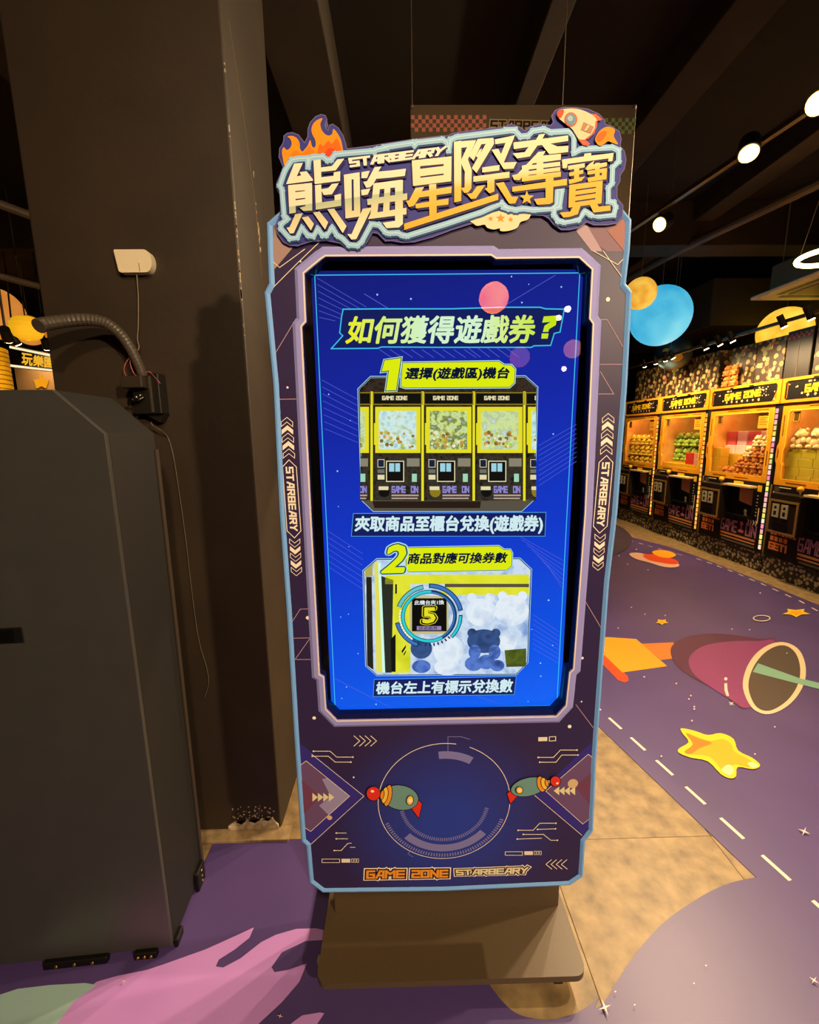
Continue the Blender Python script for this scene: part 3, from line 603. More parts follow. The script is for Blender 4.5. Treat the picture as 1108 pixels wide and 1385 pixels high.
# two toy ray guns
M_ol = mat('dark outline print', '#20162b', .4); M_gr = mat('grey green print', '#6f9a94', .35); M_red = mat('red print', '#e2361f', .3); M_or = mat('orange print', '#ef9a2a', .35); M_yel = mat('yellow print', '#f4c945', .35)
def gun(z, tip, ax, L, W, s, k=6):
    """tip = centre of the red ball, ax = direction from ball to grip, in zoom pixels"""
    a = Vector(ax).normalized(); nrm = Vector((-a.y, a.x)) * s
    def g(u, v): return tuple(Vector(tip) + a * u + nrm * v)
    def el(u, v, ru, rv, n=28): return [g(u + ru * math.cos(2 * math.pi * i / n), v + rv * math.sin(2 * math.pi * i / n)) for i in range(n)]
    sh = [('gun_fin', [g(L * .86, -W * .3), g(L * 1.12, -W * .72), g(L * 1.14, -W * .1), g(L * .98, W * .12)], M_red), ('gun_barrel', [g(0, -W * .1), g(L * .34, -W * .12), g(L * .34, W * .12), g(0, W * .1)], M_cr), ('gun_body', el(L * .62, 0, L * .42, W * .5), M_gr), ('gun_ring', el(L * .33, 0, L * .10, W * .44), M_or), ('gun_ring', el(L * .26, 0, L * .08, W * .34), M_yel), ('gun_ring', el(L * .2, 0, L * .05, W * .2), M_or), ('gun_ball', el(0, 0, W * .29, W * .29), M_red), ('gun_badge', el(L * .84, 0, L * .085, W * .2), M_yel)]
    for j, (nm, p, m) in enumerate(sh):
        q = pp(*z(*p)); qi = inset(q, .0016)
        pl(nm, [q], k + 2 * j, M_ol); pl(nm, [qi], k + 2 * j + 1, m)
    q = pp(*z(*star(g(L * .84, 0), W * .12, .5))); pl('gun_badge', [q], k + 18, M_cr)
    pl('gun_shine', [pp(*z(*el(-W * .06, -W * .1 * s, W * .07, W * .05, 12)))], k + 17, M_cr)
gun(zD, (531, 507), (1, .18), 300, 172, -1)
gun(zE, (758, 424), (-1, .24), 300, 128, 1)
# foot lettering
for body, z, (tl, tr, br, bl), fill in (('GAME ZONE', zD, ((490, 1046), (1032, 1040), (1030, 1082), (488, 1090)), M_or), ('STARBEARY', zE, ((90, 1040), (570, 1022), (566, 1056), (92, 1070)), mat('pale olive cream print', '#e8dcae', .35))):
    q = pp(*z(tl, tr, br, bl))
    pl('foot_lettering', block_text(body, q, .3, .78, .34, grow=.62), 3, M_cr)
    pl('foot_lettering', block_text(body, q, .3, .78, .34, grow=.36), 4, M_ol)
    pl('foot_lettering', block_text(body, q, .3, .78, .34), 5, fill, ('orange GAME ZONE lettering' if body[0] == 'G' else 'cream STARBEARY lettering'))
# ------------------------------------------------------------------ title board
HD = .005
sil = zA((100, 545), (60, 450), (66, 370), (95, 325)) + zA((105, 290), (105, 255), (135, 230), (180, 222), (240, 245), (275, 290), (297, 318), (328, 262), (330, 190), (350, 130), (400, 75), (450, 55), (490, 65), (505, 100), (487, 150), (492, 180), (515, 205), (532, 155), (560, 145), (610, 180), (655, 250), (680, 330), (690, 375), (930, 345)) + zB((0, 290), (230, 255), (480, 225), (530, 225), (560, 205), (700, 185), (1000, 150)) + zC((60, 128), (130, 150), (180, 185), (220, 150), (310, 130), (390, 140), (415, 115), (400, 60), (430, 15), (490, -10), (600, -8), (700, 5), (790, 45), (838, 100), (842, 128), (900, 150), (960, 190), (975, 250), (965, 310), (1000, 350), (1015, 420), (1000, 500), (965, 550), (965, 600), (940, 640), (940, 740), (990, 800), (985, 890), (945, 945), (860, 960), (750, 960), (690, 935), (620, 985), (550, 1000), (480, 1000), (420, 960), (380, 910), (330, 880), (235, 880), (160, 890), (60, 880)) + zB((1020, 885), (970, 850), (800, 925), (560, 1000), (400, 1060), (250, 1100), (150, 1105), (60, 1090)) + zA((1050, 1230), (980, 1160), (930, 1150), (860, 1270), (800, 1310), (700, 1312), (630, 1250), (500, 1225), (350, 1235), (230, 1275), (160, 1270), (100, 1240), (45, 1160), (32, 1080), (55, 1015), (75, 950), (68, 800), (35, 730), (40, 690), (70, 620))
hb = B(); prism(hb, pp(*sil), pan, -TP * .6, HD); M_nav = mat('indigo board print', '#3a3c92', .45)
head = kl('title_board', hb, M_nav)
def hp_(name, polys, k, m, label=None): return flat(name, polys, lambda u, v: (u, YP - HD - .0003 * k, v), m, head, True, label)
# thin pale rim of the cut-out
con = zA((130, 560), (180, 484), (240, 472), (326, 466), (331, 545), (342, 470), (380, 456), (470, 452), (510, 485), (545, 480), (585, 430), (690, 420), (920, 400), (945, 402), (965, 388), (1060, 368)) + zB((0, 325), (236, 288), (250, 308), (266, 286), (480, 262), (520, 285), (532, 350), (546, 262), (600, 240), (1000, 190), (1080, 180)) + zC((20, 182), (95, 188), (140, 235), (200, 230), (240, 190), (330, 175), (390, 200), (540, 190), (580, 230), (580, 370), (640, 340), (900, 325), (950, 350), (950, 440), (900, 490), (895, 620), (865, 660), (865, 770), (910, 780), (925, 820), (910, 880), (790, 890), (720, 880), (670, 850), (620, 920), (500, 940), (450, 930), (415, 880), (418, 830), (462, 815), (482, 675), (446, 680), (440, 790), (400, 828), (250, 840), (160, 830), (100, 840), (0, 818)) + zB((1020, 830), (970, 785), (800, 860), (500, 960), (190, 1055), (150, 1050), (110, 1030), (40, 1033)) + zA((1050, 1150), (990, 1085), (920, 1075), (830, 1240), (790, 1275), (710, 1270), (650, 1210), (600, 1180), (555, 1110), (500, 1180), (465, 1180), (420, 1120), (380, 1190), (330, 1180), (270, 1110), (230, 1200), (160, 1210), (80, 1120), (80, 1080), (140, 1030), (110, 1000), (100, 880), (90, 760), (70, 720), (110, 600))
conp = pp(*con)
silp = pp(*sil)
hp_('board_rim', strokes([silp], .0016, closed=True), 1, M_lav2)
hp_('outline_shadow', strokes([[(p[0] + .0008, p[1] - .002) for p in conp]], .0115, closed=True), 6, mat('deep blue print', '#2a4a78', .35))
hp_('outline_print', strokes([conp], .0092, closed=True), 7, mat('sky blue print', '#98ccf4', .35), 'pale blue contour line round the title')
hp_('outline_print', strokes([conp], .0022, closed=True), 8, mat('paler sky print', '#c0e2f2', .35))
# flame at the left end
fo = zA((120, 540), (95, 460), (88, 395), (105, 360), (130, 385), (160, 370), (178, 330), (165, 285), (140, 262), (185, 255), (230, 280), (252, 325), (255, 370), (275, 400), (300, 380), (330, 340), (350, 292), (365, 345), (385, 365), (402, 340), (395, 290), (370, 240), (362, 190), (380, 140), (420, 105), (465, 92), (445, 140), (455, 195), (490, 240), (525, 252), (555, 235), (565, 190), (600, 225), (635, 290), (650, 360), (650, 410), (560, 425), (525, 465), (480, 430), (330, 445), (200, 465))
hp_('flame_print', [pp(*curve2(fo, True, 3))], 3, mat('flame amber print', '#f2960c', .5, spec=.2), 'orange flame')
hp_('flame_print', [pp(*curve2(zA((420, 440), (430, 350), (450, 330), (470, 350), (520, 300), (550, 330), (600, 280), (640, 380), (640, 412), (560, 425), (525, 462), (480, 430)), True, 3))], 4, mat('flame orange print', '#ee6a06', .5, spec=.2))
hp_('flame_print', [pp(*curve2(zA((165, 455), (175, 420), (220, 390), (260, 420), (300, 400), (340, 350), (370, 385), (400, 430), (300, 445)), True, 3))], 4, mat('flame light orange print', '#f08008', .5, spec=.2))
hp_('flame_print', [pp(*curve2(zA((490, 430), (500, 395), (530, 370), (570, 380), (600, 400), (560, 425), (525, 460)), True, 3))], 5, mat('flame red print', '#e64604', .5, spec=.2))
# ---- title characters as flat strokes
L1 = []; sc1 = lambda *ps: L1.extend([pp(*zA(*p)) for p in ps])
sc1(((205, 520), (285, 515), (228, 640), (270, 630), (255, 600), (320, 592), (378, 668), (378, 680), (130, 712)),
    ((148, 722), (212, 715), (220, 975), (160, 985)), ((302, 705), (370, 700), (372, 955), (290, 960), (255, 930), (308, 915)), ((148, 722), (370, 700), (370, 762), (150, 780)), ((210, 787), (305, 775), (305, 838), (212, 849)), ((212, 862), (305, 849), (308, 903), (216, 914)),
    ((383, 490), (450, 485), (458, 705), (395, 710)), ((450, 558), (555, 543), (605, 482), (668, 476), (590, 583), (450, 598)), ((395, 655), (570, 635), (572, 602), (632, 592), (630, 682), (396, 710)),
    ((398, 722), (455, 715), (465, 940), (405, 948)), ((455, 758), (520, 748), (555, 710), (618, 702), (555, 805), (480, 812), (458, 775)), ((405, 888), (580, 863), (578, 815), (638, 800), (640, 912), (406, 948)),
    ((215, 990), (285, 980), (200, 1165), (165, 1168), (135, 1115), (162, 1110)), ((275, 1020), (335, 1010), (388, 1080), (360, 1140)), ((380, 975), (440, 965), (520, 1065), (490, 1132)), ((512, 945), (575, 938), (690, 1100), (655, 1165)),
    ((665, 625), (735, 615), (740, 1020), (680, 1030)), ((755, 610), (810, 602), (818, 1008), (760, 1016)), ((665, 625), (810, 602), (812, 660), (668, 675)), ((680, 965), (815, 950), (818, 1010), (680, 1030)),
    ((830, 600), (905, 588), (880, 655), (828, 657)), ((825, 766), (912, 752), (885, 808), (830, 816)), ((840, 940), (925, 928), (780, 1220), (735, 1225), (698, 1175), (737, 1174)),
    ((950, 555), (1012, 548), (985, 596), (1108, 585), (1240, 568), (1230, 635), (1108, 650), (965, 662), (935, 715), (905, 742), (872, 745), (845, 690), (880, 685)),
    ((940, 705), (1195, 670), (1195, 735), (945, 765)), ((940, 705), (1005, 695), (975, 985), (910, 1000)), ((880, 850), (1252, 795), (1252, 855), (885, 905)), ((890, 1032), (915, 982), (1245, 930), (1245, 990), (895, 1034)), ((1045, 690), (1098, 684), (1085, 1000), (1025, 1010)), ((1140, 680), (1212, 672), (1212, 1080), (1175, 1112), (1060, 1118), (1025, 1068), (1140, 1052)))
L2 = []
L2 += [P2(zB, *p) for p in (((228, 438), (555, 403), (553, 460), (230, 490)), ((228, 438), (295, 430), (298, 640), (238, 648)), ((490, 410), (555, 403), (552, 608), (490, 616)), ((295, 507), (490, 483), (490, 544), (296, 568)), ((236, 588), (552, 550), (552, 608), (238, 648)),
    ((258, 664), (328, 655), (308, 692), (555, 652), (553, 705), (290, 742), (245, 810), (205, 820), (180, 770), (206, 766)), ((258, 795), (530, 750), (528, 800), (262, 832)), ((370, 635), (428, 630), (432, 872), (372, 892)), ((165, 958), (940, 710), (940, 760), (165, 1010)),
    ((575, 285), (635, 275), (635, 770), (578, 783)), ((575, 285), (757, 270), (737, 322), (580, 340)), ((700, 290), (757, 272), (690, 428), (722, 520), (718, 668), (690, 702), (660, 704), (632, 665), (662, 660), (664, 530), (634, 462), (636, 430)),
    ((770, 262), (900, 252), (905, 300), (760, 540), (722, 500), (838, 300), (800, 305), (735, 440), (700, 400)), ((785, 350), (805, 338), (795, 372), (775, 420), (755, 400)),
    ((912, 265), (1078, 230), (985, 455), (1092, 450), (1065, 505), (985, 508), (885, 350), (940, 342), (962, 385), (1000, 292), (915, 304)),
    ((808, 495), (950, 475), (948, 520), (808, 537)), ((735, 570), (1032, 530), (1032, 580), (735, 614)), ((850, 582), (908, 575), (908, 692), (868, 708), (828, 670), (850, 662)), ((765, 650), (832, 640), (755, 750), (715, 753), (680, 712), (722, 708)), ((920, 625), (985, 615), (1050, 735), (1105, 735), (1080, 790), (1030, 793)))]
L3 = [P2(zC, *p) for p in (((80, 290), (265, 268), (290, 225), (340, 218), (318, 260), (530, 232), (530, 277), (82, 345)), ((235, 285), (305, 275), (215, 405), (110, 421), (75, 380), (172, 370)), ((350, 285), (440, 322), (532, 318), (530, 368), (375, 386), (300, 292)),
    ((285, 368), (345, 360), (322, 398), (470, 383), (470, 432), (240, 462), (130, 600), (85, 597), (70, 560), (112, 550)), ((150, 480), (205, 470), (205, 590), (150, 598)), ((270, 410), (325, 404), (328, 575), (270, 582)), ((205, 478), (465, 448), (465, 482), (205, 512)), ((205, 525), (465, 492), (465, 524), (205, 556)), ((150, 570), (470, 530), (470, 570), (150, 612)),
    ((70, 655), (520, 588), (520, 640), (70, 695)), ((345, 560), (410, 552), (405, 780), (380, 796), (275, 801), (250, 755), (345, 745)), star((190, 745), 60, .42, 5, -math.pi / 2),
    ((480, 430), (660, 405), (665, 382), (720, 375), (720, 398), (905, 375), (895, 442), (860, 446), (862, 420), (525, 466), (520, 500), (485, 502)),
    ((530, 482), (668, 460), (666, 495), (532, 515)), ((540, 538), (655, 515), (655, 545), (540, 568)), ((538, 596), (668, 568), (640, 605), (540, 632)), ((580, 480), (622, 475), (620, 600), (580, 606)), ((700, 470), (745, 440), (735, 470), (850, 452), (848, 485), (690, 520), (672, 505)), ((690, 525), (850, 500), (850, 530), (690, 555)), ((690, 580), (848, 552), (845, 592), (695, 615)), ((752, 460), (790, 455), (790, 590), (752, 596)), ((808, 505), (850, 500), (846, 590), (808, 594)),
    ((540, 640), (815, 603), (805, 790), (533, 826)), ((570, 820), (632, 812), (610, 880), (540, 902), (490, 906), (462, 866), (546, 860)), ((708, 800), (768, 793), (782, 818), (880, 808), (878, 850), (740, 866)))]
sl3 = [P2(zC, *p) for p in (((592, 676), (760, 653), (760, 664), (592, 688)), ((590, 722), (758, 698), (758, 709), (590, 734)), ((588, 770), (755, 745), (755, 757), (588, 782)))]
def band(pa, pb):
    (x0, z0), (x1, z1) = pp(pa, pb); m = (z1 - z0) / (x1 - x0); return (-m, 0, 1), z0 - m * x0
ax1, b1 = band((393, 282), (530, 262.6)); ax2, b2 = band((568.7, 261), (793.7, 232.5))
M_t1 = ramp_mat('cream and sage title print', ax1, [(b1 - .10, '#ffeccb'), (b1 - .05, '#fcebc8'), (b1 - .03, '#e6dcae'), (b1 - .002, '#b4c8a6'), (b1, '#fdeaca'), (b1 + .12, '#fff2d6')], rough=.45, spec=.3)
M_t2 = ramp_mat('cream to gold title print', ax2, [(b2 - .12, '#f5ac12'), (b2 - .04, '#f7b41c'), (b2 - .004, '#f6c040'), (b2 + .010, '#fae2b2'), (b2 + .12, '#fff0d0')], rough=.45, spec=.3)
shd = lambda L: [[(q[0] + .0032, q[1] - .0032) for q in p] for p in L]
hp_('title_shadow', shd(L1 + L2 + L3), 10, mat('dark navy print', '#27265a', .35))
hp_('title_lettering', L1, 12, M_t1, 'cream title characters'); hp_('title_lettering', L2 + L3, 12, M_t2, 'gold title characters'); hp_('title_slots', sl3, 13, MATS['dark navy print'])
q = pp(*(zA((722, 478)) + zB((498, 330), (470, 388)) + zA((735, 545))))
hp_('small_lettering', [[(a[0] + .0016, a[1] - .0016) for a in p] for p in block_text('STARBEARY', q, .3, .62, .3)], 11, MATS['dark navy print']); hp_('small_lettering', block_text('STARBEARY', q, .3, .62, .3), 12, M_cr, 'small cream STARBEARY lettering')
# rocket on the right end
hp_('rocket_fin', [P2(zC, (610, 262), (680, 272), (710, 300), (690, 320), (650, 310)), P2(zC, (690, 55), (760, 55), (812, 100), (770, 115), (740, 95))], 13, mat('coral print', '#e0664a', .35))
hp_('rocket_flame', [pp(*curve2(zC((760, 240), (800, 185), (860, 160), (915, 185), (905, 235), (925, 275), (940, 305), (900, 295), (860, 280), (830, 300), (790, 318), (755, 280)), True, 3))], 13, MATS['flame amber print'])
hp_('rocket_flame', [pp(*curve2(zC((765, 245), (800, 205), (850, 200), (830, 250), (800, 280), (775, 285)), True, 3))], 14, MATS['flame orange print'])
hp_('rocket_body', [pp(*curve2(zC((437, 60), (450, 30), (500, 15), (600, 15), (690, 45), (755, 90), (765, 150), (735, 220), (680, 265), (620, 265), (590, 225), (560, 180), (490, 125), (450, 90)), True, 4))], 15, mat('rocket cream print', '#f2d5ac', .33), 'cream toy rocket')
hp_('rocket_nose', [pp(*curve2(zC((437, 60), (448, 32), (490, 22), (490, 55), (470, 90), (450, 90)), True, 3))], 16, mat('nose red print', '#e2542c', .33))
hp_('rocket_band', [P2(zC, (755, 110), (770, 130), (745, 215), (690, 265), (670, 262), (720, 225), (750, 170))], 16, MATS['coral print'])
wc = zC((550, 105))[0]
hp_('rocket_window', [pp(*disc(wc, 8.6, 24, 1.12))], 17, MATS['coral print']); hp_('rocket_window', [pp(*disc(wc, 6.6, 24, 1.12))], 18, mat('window blue print', '#6f9ab0', .3)); hp_('rocket_window', [pp(*disc((wc[0] - 1, wc[1] - 1), 3.6, 16, 1.1))], 19, mat('window pale print', '#a6c4c8', .3))
hp_('rocket_hatch', [P2(zC, (655, 125), (740, 165), (715, 220), (632, 190))], 17, mat('hatch tan print', '#b58c64', .35)); hp_('rocket_hatch', [P2(zC, (690, 150), (705, 157), (672, 200), (660, 196))], 18, MATS['rocket cream print'])
# cloud with three stars below the title
cl = curve2(zB((705, 922), (790, 905), (900, 860), (985, 842), (1060, 850)) + zC((100, 855), (170, 868), (228, 862), (205, 915), (140, 940), (115, 985), (40, 1012), (-25, 1012)) + zB((955, 990), (905, 1000), (850, 985), (830, 960), (770, 970), (735, 950)), True, 3)
pl('cloud_print', [pp(*cl)], 21, mat('cloud cream print', '#f1dfb4', .35), 'cream cloud with stars')
for c, r in (((880, 912), 3.8), ((962, 908), 6.2), ((1045, 918), 3.8)): pl('cloud_star', [pp(*star(zB(c)[0], r, .45, 5, -math.pi / 2))], 22, MATS['flame amber print'])
# ------------------------------------------------------------------ display
M_bez = mat('gloss black bezel', '#050505', .12)
bm = B(); box(bm, -.315, .315, .002, .03, .78, 1.80, .002); kl('display_bezel', bm, M_bez)
bm = B(); box(bm, -.31, .31, .03, .11, .34, 1.86, .006); kl('display_housing', bm, mat('black powder coated steel', '#171512', .5))
# inner lip of the opening
bm = B()
for i in range(nh):
    a, b = h0[i], h0[(i + 1) % nh]; bm.faces.new([bm.verts.new(p) for p in ((a[0], YP, a[1]), (b[0], YP, b[1]), (b[0], .002, b[1]), (a[0], .002, a[1]))])
kl('opening_lip', bm, M_bez)
# ------------------------------------------------------------------ lit picture on the display
TL, TR, BR, BL = (425.9, 372.5), (784.1, 369.4), (753, 954), (453.7, 960.5)
SX, SZ0, SZ1 = .2645, .8225, 1.7645
M_scr = ramp_mat('lit blue screen', (-.22, 0, 1), [(.78, '#0b5ff0'), (.95, '#0e4fdc'), (1.2, '#1238c4'), (1.5, '#16269e'), (1.82, '#161c70')], emit=True, strength=1.12)
bm = B(); box(bm, -SX, SX, -.0006, .004, SZ0, SZ1); screen = kl('screen', bm, M_scr)
def sp(name, polys, k, m, label=None): return flat(name, polys, lambda u, v: (u, -.0006 - .00025 * k, v), m, screen, True, label)
def S2(z, *a): return ss(*z(*a))
E_cy = lum('screen cyan', '#3fc0ee'); E_wh = lum('screen white', '#f2fbff'); E_nav = lum('screen navy', '#16205e'); E_ice = lum('screen ice', '#b8e4ee'); E_yel = lum('screen lime', '#e0ee10'); E_dk = lum('screen ink', '#0c1733'); E_lil = lum('screen lilac', '#5a66d8'); E_ink2 = lum('screen teal ink', '#12465c')
sp('screen_border', strokes([ss(TL, TR, BR, BL)], .0017, closed=True), 2, E_cy)
# faint diagonal lines
hl = []
for i in range(7): hl += strokes([S2(c2, (305 + 2 * i, 140 + 34 * i), (560 - 45 * i * .6, 290 + 20 * i * .6))], .0008)
for i in range(8): hl += strokes([S2(c2, (330 + 2 * i, 670 + 36 * i), (515, 770 + 32 * i))], .0008)
for i in range(9): hl += strokes([S2(c3, (495, 1010 + 26 * i), (690, 900 + 24 * i))], .0008)
for i in range(7): hl += strokes([S2(c5, (420 + 30 * i, 140 + 30 * i), (690, 290 + 28 * i))], .0008)
for i in range(8): hl += strokes([S2(c5, (515, 600 + 28 * i), (665, 700 + 26 * i))], .0008)
for i in range(7): hl += strokes([S2(c4, (400, 120 + 34 * i), (600, 250 + 34 * i))], .0008)
for i in range(9): hl += strokes([S2(c2, (630 + 55 * i, 512), (690 + 55 * i, 552))], .001)
for i in range(5): hl += strokes([S2(c3, (130 + 50 * i, 505), (190 + 50 * i, 550))], .001)
hl += strokes([S2(c3, (330, 275), (580, 125))], .0009) + strokes([S2(c4, (440, 970), (770, 1140))], .0009) + strokes([S2(c2, (550, 222), (670, 295))], .0011) + strokes([S2(c5, (0, 1000), (350, 1125))], .0009)
sp('screen_rays', hl, 1, E_lil)
sp('screen_stars', [disc(p, r, 8) for p, r in zip(ss(*(c2((617, 226), (792, 248), (365, 744), (410, 1143), (477, 880), (415, 1327)) + c3((353, 132), (443, 172), (612, 186), (407, 267), (570, 950)) + c4((473, 615), (518, 598), (573, 825), (507, 1018), (480, 1083), (677, 1117), (520, 210)) + c5((605, 518), (628, 778), (558, 880), (560, 955), (487, 1100), (508, 686)))), [.0018, .0018, .0014, .0018, .001, .001, .0014, .001, .0016, .0016, .0016, .0012, .0012, .0014, .0014, .0014, .0018, .001, .002, .0014, .0018, .0018, .0014, .0012])], 2, lum('screen star', '#9fd4ff'))
# heading banner
ban = c2((440, 302), (640, 300), (1000, 300)) + c3((300, 292), (500, 292), (530, 300), (627, 302), (605, 420), (575, 428), (556, 490), (470, 492), (455, 500), (180, 500)) + c2((930, 500), (640, 498), (620, 505), (378, 507), (438, 440), (422, 425), (432, 340))
sp('banner', [ss(*ban)], 3, E_nav); sp('banner_line', strokes([ss(*ban)], .0022, closed=True), 4, E_cy)
M_head = ramp_mat('lit lime to mint lettering', (1, 0, 0), [(-.2, '#eef000'), (-.13, '#d8f070'), (-.04, '#d6f6cf'), (.06, '#d6f6cf'), (.12, '#d9f07a'), (.2, '#c8e818')], emit=True, strength=1.0)
qh = ss((472, 429), (724, 427), (722, 463.5), (468, 464.5)); sp('heading_lettering', bold_text('如何獲得遊戲券', qh, .03, .08, 10), 6, M_head, 'lit heading reading 如何獲得遊戲券?')
sp('heading_lettering', [ss(*c3(*p)) for p in (((520, 340), (592, 335), (582, 385), (548, 405), (543, 420), (515, 420), (524, 388), (556, 368), (512, 372)), ((510, 428), (545, 428), (540, 455), (507, 455)))], 6, M_head)
zF = zoomer(470, 470, 4.1037); zG = zoomer(470, 720, 4.1037)
# step badges
ONE = ((188, 138), (205, 72), (300, 58), (272, 240), (212, 243), (228, 132))
def badge(outer, fillpoly, nbody, nq, tbody, tq, k):
    sp('badge_edge', [ss(*outer)], k, E_ice); o2 = inset(ss(*outer), .0016); sp('badge_edge', [o2], k + 1, E_ink2)
    o3 = inset(ss(*outer), .0028); sp('badge', [o3], k + 2, E_yel)
    if nbody == '1':
        o = ss(*zF(*ONE)); sp('step_number', [inset(o, -.0022)], k + 3, E_ice); sp('step_number', [inset(o, -.0008)], k + 4, E_ink2); sp('step_number', [inset(o, .0008)], k + 5, E_yel)
    else:
      P = ss(*nq); sp('step_number', bold_text(nbody, P, .13, .12, 14), k + 3, E_ice); sp('step_number', bold_text(nbody, P, .09, .12, 14), k + 4, E_ink2); sp('step_number', bold_text(nbody, P, .045, .12, 12), k + 5, E_yel)
    sp('step_lettering', bold_text(tbody, ss(*tq), .036, .1, 10), k + 4, E_dk, 'dark step lettering on lime badge')
pic1 = zF((130, 165), (985, 162), (1052, 222), (1035, 840), (965, 905), (145, 905), (82, 845), (62, 232))
pic2 = zG((165, 148), (955, 145), (1018, 205), (998, 720), (935, 785), (165, 790), (105, 738), (90, 212))
for pic in (pic1, pic2):
    sp('picture_edge', [inset(ss(*pic), -.0022)], 5, E_ice); sp('picture_edge', [inset(ss(*pic), -.001)], 6, lum('screen deep teal', '#123a66'))
    sp('picture_edge', [inset(ss(*pic), .0012)], 7, E_wh)
badge(zF((300, 80), (840, 72), (870, 92), (910, 92), (935, 120), (930, 200), (900, 228), (320, 232), (290, 222)), None, '1', zF((205, 70), (290, 60), (270, 238), (215, 240)), '選擇(遊戲區)機台', zF((325, 115), (898, 112), (892, 182), (318, 186)), 12)
badge(zG((320, 78), (840, 68), (870, 88), (905, 88), (918, 112), (915, 185), (885, 212), (345, 222), (320, 210)), None, '2', zG((215, 72), (325, 68), (310, 215), (195, 218)), '商品對應可換券數', zG((342, 112), (888, 108), (880, 165), (336, 172)), 12)
# picture 1: row of prize machines
def clip_poly(poly, lo, hi):
    """cut a polygon in zoom pixels to lo <= x <= hi"""
    for xv, s in ((lo, 1), (hi, -1)):
        out = []
        for i in range(len(poly)):
            a, b = poly[i - 1], poly[i]; ia = (a[0] - xv) * s >= 0; ib = (b[0] - xv) * s >= 0
            if ia != ib:
                t = (xv - a[0]) / (b[0] - a[0]); out.append((xv, a[1] + (b[1] - a[1]) * t))
            if ib: out.append(b)
        poly = out
        if len(poly) < 3: return None
    return poly
rng = random.Random(3)
def p1(name, polys, k, m, lo=72, hi=1045):
    P = []
    for p in polys:
        q = clip_poly(list(p), lo, hi)
        if q: P.append(ss(*zF(*q)))
    if P: sp(name, P, k, m)
def rc(x0, y0, x1, y1): return [(x0, y0), (x1, y0), (x1, y1), (x0, y1)]
inner1 = ss(*pic1); sp('picture', [inset(inner1, .0016)], 8, lum('picture dark brown', '#241d16', noise=(60, '#3a3026', '#15110d')))
E_py = lum('picture yellow', '#e8e028'); E_pg = lum('picture olive', '#8f7a1c'); E_pk = lum('picture black', '#14130f'); E_pw = lum('picture pale', '#d8e6dc'); E_pp = lum('picture violet', '#8f86d0'); E_ppk = lum('picture cream', '#e6dcae')
wins = [lum('picture window blue', '#8fc8d8', noise=(70, '#d8f0ea', '#9ab86a')), lum('picture window green', '#a8c8b0', noise=(80, '#d8e890', '#6a7838', '#cfe6e6')), lum('picture window gold', '#a8d0d8', noise=(80, '#d8e890', '#b4c8a0', '#cfe6e6'))]
